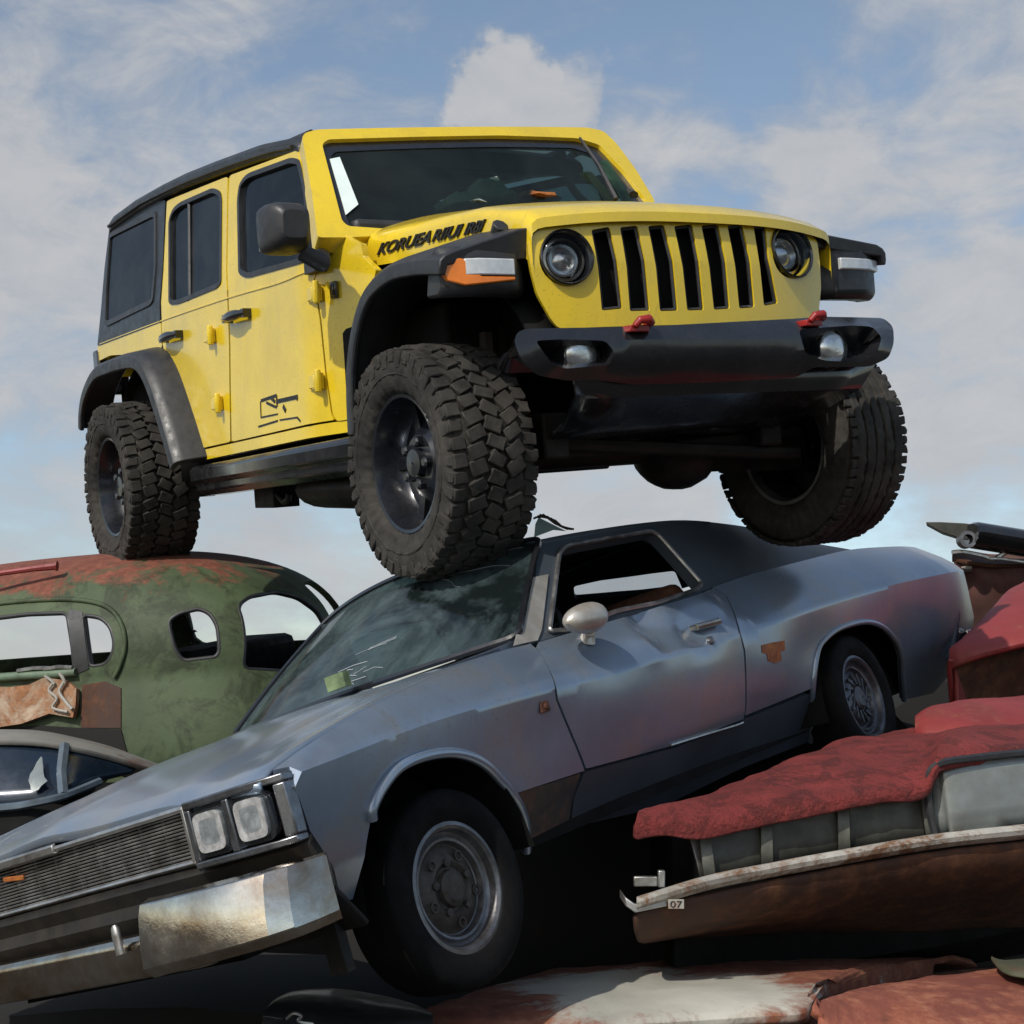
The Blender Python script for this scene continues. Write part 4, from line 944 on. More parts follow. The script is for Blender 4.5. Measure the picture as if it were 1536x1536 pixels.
    mb = MB(); mb.grid(rows); dk = mb.build('deck_cover', P['silver'], r, .6); sm = dk.modifiers.new('solid', 'SOLIDIFY'); sm.thickness = .03; sm.offset = -1
    TG = lambda u, v: (-4.10 - .05 * math.sin(v * 3) - .0 * u, u, .10 + .53 * v)
    mb = MB(); rws = []
    for z, x, w in ((.63, -4.06, .70), (.60, -4.10, .76), (.46, -4.135, .905), (.25, -4.10, .86), (.05, -4.0, .80)): rws.append([(x + .05 * abs(q) ** 6, q * w, z) for q in np.linspace(-1, 1, 15)])
    mb.grid(rws); tg = mb.build('tailgate', P['silver'], r, .6); sm = tg.modifiers.new('solid', 'SOLIDIFY'); sm.thickness = .03
    mb = MB(); mb.loft([[(-4.08 - k, y, z) for k, z in ((0, .02), (.10, .03), (.12, .10), (.10, .16), (0, .17))] for y in (-.86, -.8, 0, .8, .86)]); mb.build('rear_bumper', P['chrome'], r, bev=.01)
    # ---- bonnet
    rows = []
    for t in np.linspace(0, 1, 26):
        row = []
        for q in np.linspace(-1, 1, 33):
            x = -.60 + 1.345 * t + .10 * (1 - q * q) * (1 - t) * .9; ym, zc, yt, zt = smooth(min(x, .74), ST)
            y = q * (yt - .002); z = zt - .002 + .026 * (1 - q ** 4) - .014 * math.exp(-((abs(q) - .74) / .10) ** 2) + .012 * math.exp(-((abs(q) - .0) / .16) ** 2)
            z += .006 * math.sin(5 * x + 3 * y) * math.sin(4 * y) - .012 * math.exp(-((x - .3) / .2) ** 2 - ((y - .2) / .3) ** 2)
            if t > .96: z -= (t - .96) ** 2 * 9
            row.append((x, y, z))
        rows.append(row)
    rows.append([(p[0] + .003, p[1], p[2] - .022) for p in rows[-1]])
    mb = MB(); mb.grid(rows); bo = mb.build('bonnet', P['silver'], r, .7); sm = bo.modifiers.new('solid', 'SOLIDIFY'); sm.thickness = .012; sm.offset = -1
    q = MB(); q.loft([[(.752, y, .405), (.765, y, .400), (.765, y, .378), (.745, y, .378)] for y in (-.8, -.1, .02, .06)]); q.build('bonnet_trim', P['trim'], bo, bev=.003)
    q = MB(); q.loft([[(-.50, y, .60), (-.62, y, .618), (-.66, y, .60), (-.55, y, .55)] for y in np.linspace(-.72, .72, 9)]); q.build('cowl_panel', P['silverlow'], r)
    # ---- front: grille, lamps, valance
    mb = MB()
    for k in range(15):
        z = .262 + k * .0088; mb.tube([(.735 + .0 * k, y, z) for y in np.linspace(-.78, .615, 12)], .0030, 5)
    for y in np.linspace(-.78, .60, 15): mb.box((.728, y, .325), (.008, .0035, .128))
    GR = mb.build('grille', P['trim'], r)
    q = MB(); q.box((.69, -.08, .322), (.01, 1.40, .14)); q.build('grille_backing', P['dark'], GR)
    q = MB(); q.loft([[(.755, y, .397), (.762, y, .388), (.745, y, .380), (.735, y, .39)] for y in (-.8, 0, .625)]); q.loft([[(.745, y, .262), (.75, y, .254), (.735, y, .246), (.725, y, .255)] for y in (-.8, 0, .625)]); q.box((.745, .622, .322), (.03, .012, .14)); q.build('grille_frame', P['trim'], GR, bev=.002)
    q = MB(); q.box((.742, -.19, .345), (.008, .10, .014), np.array([[1, 0, 0], [0, .995, .0998], [0, -.0998, .995]])); q.build('badge', P['orange'], GR, bev=.003)
    for s in (1, -1):
        q = MB()
        y0, y1 = .632, .950
        fr_ = lambda y: .765 - .10 * max(0, (y - .80) / .2) ** 2
        def ringrow(y, k): return [(fr_(y) + k, s * y, .398), (fr_(y) + k, s * y, .238)]
        # bezel frame: top, bottom, sides, centre
        for za, zb in ((.382, .402), (.236, .254)):
            q.loft([[(fr_(y), s * y, za), (fr_(y), s * y, zb), (fr_(y) - .035, s * y, zb), (fr_(y) - .035, s * y, za)] for y in np.linspace(y0, y1, 8)])
        for ya, yb in ((y0, y0 + .022), ((y0 + y1) / 2 - .014, (y0 + y1) / 2 + .010), (y1 - .026, y1)):
            q.loft([[(fr_(y) - .001, s * y, .255), (fr_(y) - .001, s * y, .381), (fr_(y) - .035, s * y, .381), (fr_(y) - .035, s * y, .255)] for y in (ya, yb)])
        HB = q.build('headlight_bezel', P['darktrim'], r, .5, .004)
        for yc, wd in ((.712, .066), (.858, .066)):
            q = MB(); rows = []
            for f, k in ((1.0, .0), (.98, -.012), (.85, -.035), (.5, -.055), (.05, -.06)): rows.append([(fr_(yc) - .012 + k, s * (yc + wd * f * np.sign(math.cos(a)) * abs(math.cos(a)) ** .38), .318 + .060 * f * np.sign(math.sin(a)) * abs(math.sin(a)) ** .38) for a in np.linspace(0, 2 * math.pi, 28, endpoint=False)])
            q.loft(rows); q.build('lamp_housing', P['gloss'], HB, .6)
            q = MB(); q.loft([[(x + .012, s * yc + (y - s * yc) * (.80 - .10 * abs(math.sin(3 * z * 40))*0), .318 + (z - .318) * .80) for x, y, z in rw_] for rw_ in rows]); HL = q.build('headlight', P['lampbowl'], HB, .6); q = MB(); cx_ = fr_(yc) - .036; q.rev([(.012, -.02), (.012, .008), (.008, .014), (.001, .015)], 12, 0, (cx_, s * yc, .318), True); q.build('bulb', P['lampclear'], HB)
        for yc, wd in ((.712, .064), (.858, .064)):
            q = MB(); rows = []
            for f, k in ((1.0, .0), (.8, .010), (.4, .016), (.05, .018)): rows.append([(fr_(yc) - .014 + k, s * (yc + wd * f * np.sign(math.cos(a)) * abs(math.cos(a)) ** .38), .318 + .058 * f * np.sign(math.sin(a)) * abs(math.sin(a)) ** .38) for a in np.linspace(0, 2 * math.pi, 28, endpoint=False)])
            q.loft(rows); q.build('lens', P['fluted'], HB, 1)
    for s in (1, -1): q = MB(); q.box((.64, s * .775, .32), (.05, .22, .13)); q.build('lamp_bucket', P['dark'], r)
    q = MB(); rows = []
    for z, x in ((.245, .74), (.225, .752), (.19, .735), (.16, .75), (.10, .71), (.0, .64)): rows.append([(x - .07 * abs(t) ** 5 , t * .95, z) for t in np.linspace(-1, 1, 31)])
    q.grid(rows); o = q.build('valance', P['under'], r, .5); sm = o.modifiers.new('solid', 'SOLIDIFY'); sm.thickness = .015  # dark underside material puts the valance's shadow into its colour
    # ---- bumper: bar with big end pieces
    q = MB(); rows = []
    for y in np.linspace(-.60, .60, 15): rows.append([(.80 - .03 * y * y + k, y, z - .012 * y) for k, z in ((-.05, .125), (0, .128), (.018, .11), (.02, .045), (.008, .02), (-.05, .015))])
    q.loft(rows); BM = q.build('bumper', P['chrome'], r, .5, .006)
    for s in (1, -1):
        q = MB(); rows = []
        prof = [(-.10, .196), (-.045, .206), (-.016, .198), (-.004, .172), (.012, .10), (.017, .055), (-.010, .030), (-.10, .03)]
        for y, bx, sc in ((.535, .86, .80), (.55, .905, 1.04), (.62, .91, 1), (.76, .89, .98), (.86, .86, .96), (.92, .825, .95), (.955, .78, .94), (.97, .73, .92), (.97, .66, .90)):
            c = .115; rows.append([(bx + k * (1 if y < .965 else .3), s * (y + (.0 if y < .93 else k * .25)), c + (z - c) * sc + (.006 * math.sin(40 * y) if 0 else 0) - .025 * (.62 - y) * (1 if y < .62 else 0)) for k, z in prof])
        q.loft(rows); BE = q.build('bumper_end', P['chrome'], BM, .3, .004)
        if s > 0:
            q = MB(); q.box((.60, .86, -.03), (.03, .06, .13)); q.build('bumper_bracket', P['under'], BM, bev=.003)
    q = MB(); rows = []
    for z, k in ((.09, 1), (.135, 1), (.155, .85), (.163, .4)): rows.append([(.832 + .011 * k * math.cos(a), 0.35 + .015 * k * math.sin(a), z) for a in np.linspace(0, 2 * math.pi, 14, endpoint=False)])
    q.loft(rows); q.build('overrider', P['trim'], BM, .6)
    # ---- windscreen and its trim
    def WSf(u, v):
        yb = .745 + (.592 - .745) * v; c = 1 - u * u
        return (-.60 + .15 * c + (-.49 - .03 * c) * v, u * yb, .612 + .355 * v + .05 * c * v + .012 * math.sin(math.pi * v))
    wo = rp([(-.985, .02), (.985, .02), (.985, .985), (-.985, .985)], .06)
    WI = panel('windshield', WSf, wo, P['oldglass'], r, th=.007, cell=.08, inner=(-1.6, 0, .5), bev=0)
    q = MB(); q.tube(on(WSf, dens(wo, .08), .004, (-1.6, 0, .5)), .012, 6, True); q.build('windshield_trim', P['gloss'], WI, 1)
    rs = random.Random(4)
    for k in range(7):
        cr_ = MB(); a0 = rs.uniform(0, 2 * math.pi); u, v = .30 + .12 * math.cos(a0), .84 + .05 * math.sin(a0); pts = []; L_ = rs.uniform(.3, .9)
        for i in range(9):
            pts.append((max(-.96, min(.96, u)), max(.04, min(.97, v)))); a0 += rs.uniform(-.35, .35); u += math.cos(a0) * L_ * .09; v += math.sin(a0) * L_ * .09
        cr_.tube(on(WSf, pts, .003, (-1.6, 0, .5)), rs.uniform(.0004, .0008), 4); cr_.build('glass_crack', M['lampclear'], WI)
    for k in range(12):
        cr_ = MB(); u0 = rs.uniform(-.15, .45); v0 = rs.uniform(.08, .35); l = rs.uniform(.05, .25); cr_.tube(on(WSf, [(u0, v0), (u0 + l * .5, v0 + .01), (u0 + l, v0 + rs.uniform(-.02, .03))], .003, (-1.6, 0, .5)), rs.uniform(.0005, .0012), 4); cr_.build('scratch_glint', M['lampclear'], WI)  # pale tubes paint scratch marks together with their reflected glints
    q = MB(); c0 = np.array(F.at(507, 1022, 0, -.40)); q.box(c0, (.03, .09, .05)); q.build('dash_clutter', simple('pale_clutter', (.16, .22, .11), .7, 0, 0, .6, 12), r)
    # ---- mirror, handle, small marks
    b = np.array(on(S, T([(882, 962)]), .0, inn)[0]); c = np.array(F.at(876, 926, 1, b[1] + .07)); c[1] = b[1] + .07
    q = MB(); rows = []
    for f in np.linspace(-1, 1, 11):
        k = math.sqrt(max(.02, 1 - abs(f) ** 2.3)); rows.append([(c[0] + .045 * k * math.sin(a) + (.03 * f), c[1] + .105 * f * .75, c[2] + .052 * k * math.cos(a) - .006 * f) for a in np.linspace(0, 2 * math.pi, 20, endpoint=False)])
    rows = [];
    for f in np.linspace(-1, 1, 13):
        k = math.sqrt(max(.015, 1 - abs(f) ** 2.4)) * (1 - .18 * f); rows.append([(c[0] + .105 * f, c[1] + .055 * k * math.sin(a) , c[2] + .050 * k * math.cos(a) - .004) for a in np.linspace(0, 2 * math.pi, 20, endpoint=False)])
    q.loft(rows); q.tube([c + (-.03, -.01, -.04), b + (.0, .015, .03), b + (0, -.005, 0)], [.024, .022, .030], 10); q.build('mirror', P['bare'], D, .7)
    a1, a2 = on(S, T([(1040, 945), (1074, 936)]), .022, inn); q = MB(); q.tube([a1, a2], .013, 8); q.tube([a1 + (.0, -.03, 0), a1], .012, 6); q.tube([a2 + (.0, -.03, 0), a2], .012, 6); q.build('handle', P['chrome'], D, .6)
    c = np.array(on(S, T([(1065, 962)]), .004, inn)[0]); q = MB(); q.rev([(.016, -.008), (.016, .006), (.010, .010), (.001, .010)], 14, 1, c); q.build('door_lock', P['steel'], D)
    c = np.array(on(S, T([(815, 1060)]), .003, inn)[0]); q = MB(); q.box(c, (.045, .012, .035)); q.rev([(.010, .0), (.010, .012), (.001, .013)], 10, 1, c); q.build('side_badge', M['rustdark'], FE, bev=.003)
    q = MB(); q.tube(on(S, T(cr([(1005, 1117), (1050, 1103), (1100, 1088), (1113, 1083)], 4)), .004, inn), .005, 6); q.build('side_moulding', P['trim'], D, 1)
    # ---- inside and underneath
    q = MB(); q.box((-1.75, 0, .02), (4.0, 1.30, .08)); q.box((.12, 0, .16), (.95, 1.02, .36)); q.box((-2.6, 0, .33), (.25, 1.3, .60)); q.box((-3.4, 0, .28), (1.2, 1.26, .45)); q.build('floor_pan', P['dark'], r)
    for s in (1, -1):
        for x0 in (.06, -2.74):
            q = MB(); rows = [[(x0 + .36 * math.cos(a), s * .56, -.0 + .37 * math.sin(a)), (x0 + .36 * math.cos(a), s * .80, -.0 + .37 * math.sin(a))] for a in np.linspace(.0, math.pi, 12)]; q.grid(rows); q.build('arch_liner', P['dark'], r)
    q = MB(); rows = []
    for y in np.linspace(-.66, .66, 7): rows.append([(-.66, y, .58), (-.78, y, .60), (-.95, y, .56), (-.98, y, .40), (-.70, y, .35)])
    q.loft(rows); q.build('dashboard', P['rustdark'], r, bev=.01)
    for y in (-.36, .36):
        q = MB(); q.box((-1.55, y, .27), (.55, .56, .16)); rows = [[(-1.80 - .25 * (z - .3) + .06 * math.sin(a), y + .27 * np.sign(math.cos(a)) * abs(math.cos(a)) ** .5 * k, z) for a in np.linspace(0, 2 * math.pi, 16, endpoint=False)] for z, k in ((.25, 1), (.5, 1), (.66, .95), (.72, .8))]
        q.loft(rows); q.build('seat', P['rustdark'], r, .6, .02)
    q = MB(); c = np.array([-1.12, .36, .62]); tl = R_(30)
    q.tube([c + np.array([-.17 * math.sin(a) * math.sin(tl), .17 * math.cos(a), .17 * math.sin(a) * math.cos(tl)]) for a in np.linspace(0, 2 * math.pi, 28, endpoint=False)], .011, 6, True)
    for a in (.3, math.pi - .3): q.tube([c, c + np.array([-.17 * math.sin(a) * math.sin(tl), .17 * math.cos(a), .17 * math.sin(a) * math.cos(tl)])], .01, 6)
    q.tube([c, c + (.22, 0, -.12)], .022, 8); q.build('steering_wheel', P['plastic'], r)
    q = MB()
    for x in (.06, -2.74): q.tube([(x, -.62, -.03 if x > 0 else .03), (x, .62, -.03 if x > 0 else .03)], .04, 10)
    q.build('axle', P['under'], r)
    W = wheel(r, (.065, .72, -.022), .277, .19, .175, 1, 'rubber2', 'steel', 'steel', 2)
    W2 = wheel(r, (-2.745, .735, .045), .285, .19, .182, 1, 'rubber2', 'hubcap', 'cap', 3)
    copyobj(W2, r, (-2.745, -.735, .045), math.pi)
    return r
SIL = build_silver()
# loose pieces on the silver car: things of their own
def loose(name, mb, mat, label, cat, group=None, ang=.6, bev=0):
    o = mb.build(name, mat, None, ang, bev); o['label'] = label; o['category'] = cat
    if group: o['group'] = group
    return o
# ================================================================== wrecks traced as sheets between rails
class Wf(Fr):
    def __init__(s, p):
        s.R = CW.T.copy(); s.s = 1.0; s.t = CW.T @ (np.array(p, float) - CP)
def cols(F, C, prof, n=40):
    """C: columns (nx, ny, nd, fx, fy, fd); prof: list of (t, up) across; -> rows of points in local coords"""
    K = [np.array(c, float) for c in C]; K = cr(K, 6)
    rows = []
    for t, up in prof:
        row = []
        for c in K:
            a = F.dep(c[0], c[1], c[2]); b = F.dep(c[3], c[4], c[5]); row.append(a + (b - a) * t + np.array([0, 0, up]))
        rows.append(row)
    return rows
def sheet(name, rows, mat, parent, th=.02, ang=.7, rough=0, seed=1, fine=0):
    q = MB(); q.grid(rows); o = q.build(name, mat, parent, ang)
    if fine: sb = o.modifiers.new('sub', 'SUBSURF'); sb.levels = sb.render_levels = fine
    if rough:
        tx = bpy.data.textures.new('dents', 'CLOUDS'); tx.noise_scale = .22; tx.noise_depth = 4; dm = o.modifiers.new('dents', 'DISPLACE'); dm.texture = tx; dm.strength = rough; dm.mid_level = .5
    sm = o.modifiers.new('solid', 'SOLIDIFY'); sm.thickness = th; sm.offset = -1
    return o
def wroot(name, label, cat, F, group=None):
    o = root(name, label, cat, F, group); return o
GRP = None
# ------------------------------------------------------------------ green old sedan
def R0(fwd, up):
    x = np.array(fwd, float); x /= np.linalg.norm(x); z = np.array(up, float); z -= x * (x @ z); z /= np.linalg.norm(z); return np.c_[x, np.cross(z, x), z]
def build_green():
    Zc = 7.60; px0, py0 = 150, 1003
    F = Fr(R0((-.955, .085, .28), (.06, -1, -.02)), [(px0 - 768) / FPX * Zc, (py0 - 768) / FPX * Zc, Zc], 1.0)
    r = root('old_sedan', 'rounded green old sedan with rusty red roof and empty windows under the rear wheel', 'car', F)
    AR, AF, B, H, n, m = 1.36, 1.75, .82, .63, 3.4, 2.5
    def G(th, v):
        s, c = math.sin(th), math.cos(th); rr = (abs(s) ** n + abs(c) ** n) ** (-1 / n)
        if v >= 0:
            sv, cv = math.sin(v), math.cos(v); q = (abs(sv) ** m + abs(cv) ** m) ** (-1 / m); k = q * cv; z = H * q * sv
        else: k = 1 + .10 * math.sin(min(1.2, -v * 2.2)) ; z = H * v
        a = AR if s > 0 else AF
        return (-a * rr * s * k, B * rr * c * k, z)
    inn = (0, 0, 0); T = lambda pts: F.tr(G, pts, (.2, .4))
    W = [T(rp(p, 9)) for p in ([(-120, 945), (-60, 932), (0, 925), (40, 920), (100, 918), (106, 960), (112, 1000), (110, 1011), (60, 1012), (0, 1014), (-110, 1022)],
                               [(122, 921), (150, 925), (165, 939), (171, 962), (169, 980), (158, 997), (133, 1001)],
                               [(251, 931), (267, 919), (299, 911), (316, 919), (327, 938), (330, 977), (324, 986), (273, 992), (260, 970)],
                               [(358, 905), (374, 893), (415, 885), (450, 894), (478, 915), (492, 940), (470, 1010), (366, 1003)])]
    q = lambda a, b, c, d, rr=.15: [np.array(p) for p in rp([(a, c), (b, c), (b, d), (a, d)], rr)]
    far = [q(math.pi - .95, math.pi - .10, .06, .80), q(math.pi + .02, math.pi + .95, .06, .80), q(-1.95, -1.2, .12, .8), q(math.pi * .5 + .18, math.pi * .5 + .50, .05, .62, .1)]
    lo, hi = -1.9, math.pi * 2 - 1.9
    BODY = panel('body', G, [(lo, -1.15), (hi, -1.15), (hi, 1.50), (lo, 1.50)], M['green'], r, W + far, th=.03, cell=.055, inner=inn, bev=.008)
    mb = MB(); mb.add(*((lambda P: (P, [tuple(range(len(P)))]))([G(t, 1.49) for t in np.linspace(lo, hi, 40, endpoint=False)]))); mb.build('roof_cap', M['green'], BODY)
    for w in W:
        qd = MB(); qd.tube(on(G, dens(w, .05), -.010, inn), .012, 7, True); qd.build('window_surround', M['plastic'], BODY, 1)
    panel('window_pillar', G, T([(103, 914), (124, 918), (134, 1003), (111, 1013)]), M['plastic'], BODY, th=.05, cell=.05, inner=inn, push=.004, bev=.006)
    qd = MB(); qd.tube(on(G, T(cr([(-110, 925), (-40, 912), (20, 904), (90, 900), (140, 904), (168, 916), (184, 940), (188, 970), (180, 1000), (172, 1016)], 5)), .004, inn), .013, 7); qd.build('rain_gutter', M['green'], BODY, 1)
    # near door: peeled rusty skin beside flat dark sheets that paint a shaded recess
    sk = T([(-90, 1040), (0, 1032), (50, 1026), (72, 1016), (104, 1020), (122, 1035), (121, 1060), (117, 1078), (82, 1072), (40, 1087), (-10, 1094), (-90, 1100)])
    DS = panel('door_skin', G, sk, M['rustdoor'], r, th=.03, cell=.04, inner=inn, push=.045, bev=.008)
    qd = MB()
    a = [np.array(p) for p in on(G, T(cr([(78, 1012), (92, 1024), (84, 1038), (96, 1050), (90, 1064), (112, 1070)], 4)), .06, inn)]
    qd.tube(a, .007, 7); a = on(G, T(cr([(100, 1008), (108, 1022), (100, 1040), (110, 1056), (119, 1066)], 4)), .062, inn); qd.tube(a, .008, 7); qd.build('torn_edge', M['palegrey'], DS, .8)
    rc = T([(124, 1028), (158, 1022), (182, 1032), (182, 1092), (122, 1092)]); panel('recess_patch', G, rc, M['brownbody'], r, th=.01, cell=.08, inner=inn, push=.006)
    lw = T([(-90, 1096), (-10, 1094), (60, 1088), (120, 1092), (182, 1094), (192, 1130), (150, 1180), (-90, 1180)]); panel('void_shade', G, lw, M['hulk'], r, th=.01, cell=.1, inner=inn, push=.008)  # near-black sheet on the skin; the hollow's shade is its colour
    qd = MB(); qd.tube(on(G, T([(-90, 1022), (0, 1016), (60, 1012), (116, 1008)]), .01, inn), .022, 8); qd.build('belt_rail', simple('pale_green', (.13, .20, .13), .6, 0, 0, .4, 9, dirt=(.06, .045, .03), dirt_amt=.6), r, 1)
    qd = MB()
    for k, (p0, p1) in enumerate((((30, 1006), (78, 1002)), ((70, 1004), (112, 1001)))): qd.tube(on(G, T([p0, ((p0[0] + p1[0]) / 2, p0[1] - 4), p1]), .02, inn), .010, 6)
    qd.build('bent_trim', M['trim'], r, 1)
    # near-black seat block, painting the interior shadow low in the cabin
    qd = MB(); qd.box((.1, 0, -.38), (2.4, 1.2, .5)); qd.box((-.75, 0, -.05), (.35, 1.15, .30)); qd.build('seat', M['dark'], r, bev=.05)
    qd = MB(); qd.rev([(.30, .66), (.34, .70), (.34, .82), (.2, .84)], 30, 1, (1.35, 0, -.75)); qd.build('wheel', M['rubber2'], r)
    return F, r, G
GF, GRN, GS_ = build_green()
def build_red_sedan():
    F = Wf((.9, 4.4, .6)); r = wroot('crushed_red_car', 'crushed red sedan with blistered roof and chrome belt strip, under the silver tail', 'car', F)
    C = [(955, 1244, 4.02, 963, 1231, 4.2), (1000, 1238, 4.05, 1010, 1211, 4.3), (1055, 1243, 4.08, 1065, 1192, 4.4), (1150, 1222, 4.15, 1160, 1150, 4.7), (1265, 1197, 4.22, 1250, 1114, 5.0), (1330, 1188, 4.26, 1325, 1100, 5.2), (1385, 1181, 4.3, 1385, 1090, 5.3), (1403, 1150, 4.33, 1440, 1084, 5.35), (1425, 1137, 4.35, 1480, 1082, 5.4), (1536, 1126, 4.45, 1560, 1080, 5.5), (1680, 1114, 4.55, 1680, 1075, 5.6)]
    pr = [(-.02, -.03), (-.035, -.005), (-.02, .018), (.06, .035), (.25, .045), (.5, .04), (.75, .025), (.92, .008), (1.0, 0), (1.04, -.02)]
    sheet('roof', cols(F, C, pr), M['redrough'], r, .02, rough=.035, fine=2)
    qd = MB(); qd.tube([F.dep(x, y, d) for x, y, d in cr([(1000, 1240, 4.06), (1055, 1245, 4.09), (1150, 1224, 4.16), (1265, 1199, 4.23), (1330, 1190, 4.27), (1386, 1183, 4.31)], 6)], .007, 6); qd.build('drip_rail', M['belt'], r, 1)
    C2 = [(1372, 1094, 5.1, 1376, 1086, 5.3), (1392, 1092, 5.05, 1396, 1064, 5.4), (1440, 1088, 5.0, 1440, 1051, 5.5), (1500, 1086, 5.0, 1500, 1045, 5.6), (1580, 1084, 5.0, 1580, 1041, 5.7), (1700, 1080, 5.1, 1700, 1040, 5.8)]
    sheet('boot_lid', cols(F, C2, [(-.05, -.03), (0, 0), (.15, .03), (.4, .045), (.7, .03), (1, 0), (1.2, -.12), (1.5, -.4)]), M['redpaint'], r, .02, rough=.02, fine=1)
    # window band, set back below the roof lip
    band = [(1030, 1238, 4.16, 1052, 1318, 4.10), (1056, 1238, 4.17, 1066, 1316, 4.12), (1150, 1218, 4.22, 1152, 1300, 4.18), (1265, 1193, 4.29, 1268, 1278, 4.25), (1388, 1180, 4.37, 1400, 1256, 4.33)]
    for i, (a, b) in enumerate(((0, 1), (1, 2), (2, 3), (3, 4))):
        A, B = band[a], band[b]; k = .06 if i else .02
        L = [tuple(np.array(A) + (np.array(B) - np.array(A)) * t) for t in (k, .35, .65, 1 - k)]
        sheet('painted_window', cols(F, L, [(0, 0), (.3, 0), (.6, 0), (1, 0)]), M['greyglass'] if i else M['trim'], r, .01)
    for c in band[1:]:
        c = np.array(c); L = [tuple(c + np.array((d, 0, -.03, d, 0, -.03))) for d in (-9, -3, 3, 8)]
        sheet('window_pillar', cols(F, L, [(0, 0), (.5, 0), (1, 0)]), simple('grimy_pillar', (.14, .145, .125), .55, .2, 0, .4, 14, dirt=(.04, .035, .03), dirt_amt=.8), r, .03)
    G = [(1396, 1165, 4.36, 1405, 1252, 4.33), (1405, 1153, 4.35, 1420, 1250, 4.32), (1430, 1146, 4.34, 1440, 1247, 4.30), (1536, 1132, 4.42, 1536, 1236, 4.38), (1680, 1120, 4.52, 1680, 1222, 4.48)]
    sheet('rear_window', cols(F, G, [(0, -.005), (.15, .0), (.4, .0), (.7, 0), (1, 0)]), M['greypanel'], r, .02)
    qd = MB(); qd.tube([F.dep(x, y, d) for x, y, d in cr([(1404, 1256, 4.29), (1394, 1215, 4.30), (1393, 1168, 4.31), (1402, 1150, 4.31), (1428, 1141, 4.32), (1536, 1129, 4.41), (1680, 1117, 4.5)], 5)], .012, 6); qd.build('window_rubber', M['plastic'], r, 1)
    # chrome belt
    rows = []
    for x, y, d in cr([(955, 1356, 3.99), (1060, 1324, 4.03), (1150, 1306, 4.10), (1230, 1291, 4.15), (1400, 1262, 4.26), (1536, 1247, 4.34), (1680, 1232, 4.44)], 6):
        rows.append([F.dep(x, y - 11, d + .03), F.dep(x, y - 10, d), F.dep(x, y - 2, d - .025), F.dep(x, y + 5, d - .022), F.dep(x, y + 11, d), F.dep(x, y + 12, d + .03)])
    qd = MB(); qd.loft(rows); o = qd.build('belt_strip', M['belt'], r, .5)
    BL = [(948, 1366, 4.02, 985, 1404, 4.75), (1060, 1338, 4.06, 1070, 1402, 4.8), (1230, 1304, 4.18, 1235, 1400, 4.9), (1400, 1275, 4.29, 1400, 1396, 5.0), (1536, 1260, 4.37, 1536, 1392, 5.1), (1680, 1245, 4.47, 1680, 1390, 5.2)]
    sheet('door_panel', cols(F, BL, [(0, 0), (.02, -.035), (.06, -.055), (.14, -.062), (.35, -.05), (.7, -.02), (1, 0)]), M['brownbody'], r, .02, rough=.02, fine=1)
    qd = MB(); rows = []
    for x, y, d in ((930, 1340, 4.03), (938, 1352, 4.0), (952, 1362, 3.99), (1000, 1352, 4.01)): rows.append([F.dep(x, y, d) + np.array((0, a, b)) for a, b in ((-.012, -.012), (.012, -.012), (.012, .012), (-.012, .012))])
    qd.loft(rows); qd.box(F.dep(992, 1318, 4.08), (.02, .03, .05)); qd.box(F.dep(968, 1322, 4.1), (.07, .02, .03)); qd.build('broken_frame', M['trim'], r, .5, .003)
    c = F.dep(1014, 1356, 3.985); qd = MB(); qd.box(c, (.046, .008, .026)); tag = qd.build('number_tag', M['palegrey'], r, .5, .001)
    tS = lambda u, v: (u, c[1] - .0045, v); t = text('digits', '07', tS, M['letter'], tag, c[0] - .017, c[2] - .009, (.034, 0), (0, .018), .001, 0, 0, (c[0], c[1] + 1, c[2]), .0005)
    # near-black bulk added inside so that no daylight shows through
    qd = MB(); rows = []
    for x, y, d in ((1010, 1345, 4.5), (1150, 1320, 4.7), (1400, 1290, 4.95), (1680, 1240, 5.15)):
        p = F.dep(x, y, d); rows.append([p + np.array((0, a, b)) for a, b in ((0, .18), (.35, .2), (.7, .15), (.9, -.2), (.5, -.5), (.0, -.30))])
    qd.loft(rows); qd.build('daylight_filler', M['dark'], r)
build_red_sedan()
def build_red_fender_car():
    F = Wf((2.2, 6.2, 1.6)); r = wroot('red_wreck', 'faded red wreck with a bulging bonnet edge at right behind the silver tail', 'car', F)
    C = [(1424, 992, 5.95, 1427, 985, 6.0), (1440, 986, 5.92, 1441, 969, 6.1), (1470, 976, 5.90, 1470, 931, 6.35), (1500, 968, 5.90, 1500, 896, 6.55), (1536, 959, 5.90, 1536, 869, 6.7), (1620, 945, 5.95, 1620, 835, 6.9), (1760, 930, 6.1, 1760, 810, 7.2)]
    sheet('bonnet', cols(F, C, [(.0, -.035), (-.03, -.01), (.0, .015), (.12, .035), (.35, .05), (.6, .045), (.85, .02), (1, 0), (1.15, -.08), (1.4, -.35)]), M['redpaint'], r, .02, rough=.025, fine=1)
    B = [(1428, 993, 6.0, 1430, 1100, 6.15), (1470, 978, 6.05, 1470, 1100, 6.2), (1536, 962, 6.1, 1536, 1100, 6.3), (1760, 935, 6.3, 1760, 1100, 6.5)]
    sheet('front_panel', cols(F, B, [(0, 0), (.3, 0), (.6, 0), (1, .0), (1.3, .05)]), M['rustdark'], r, .03)
    qd = MB(); qd.tube([F.dep(x, y, d) for x, y, d in ((1426, 990, 5.93), (1424, 1005, 5.95), (1426, 1030, 6.0), (1430, 1080, 6.05))], .012, 6); qd.build('rusted_edge', M['redpaint'], r, 1)
build_red_fender_car()
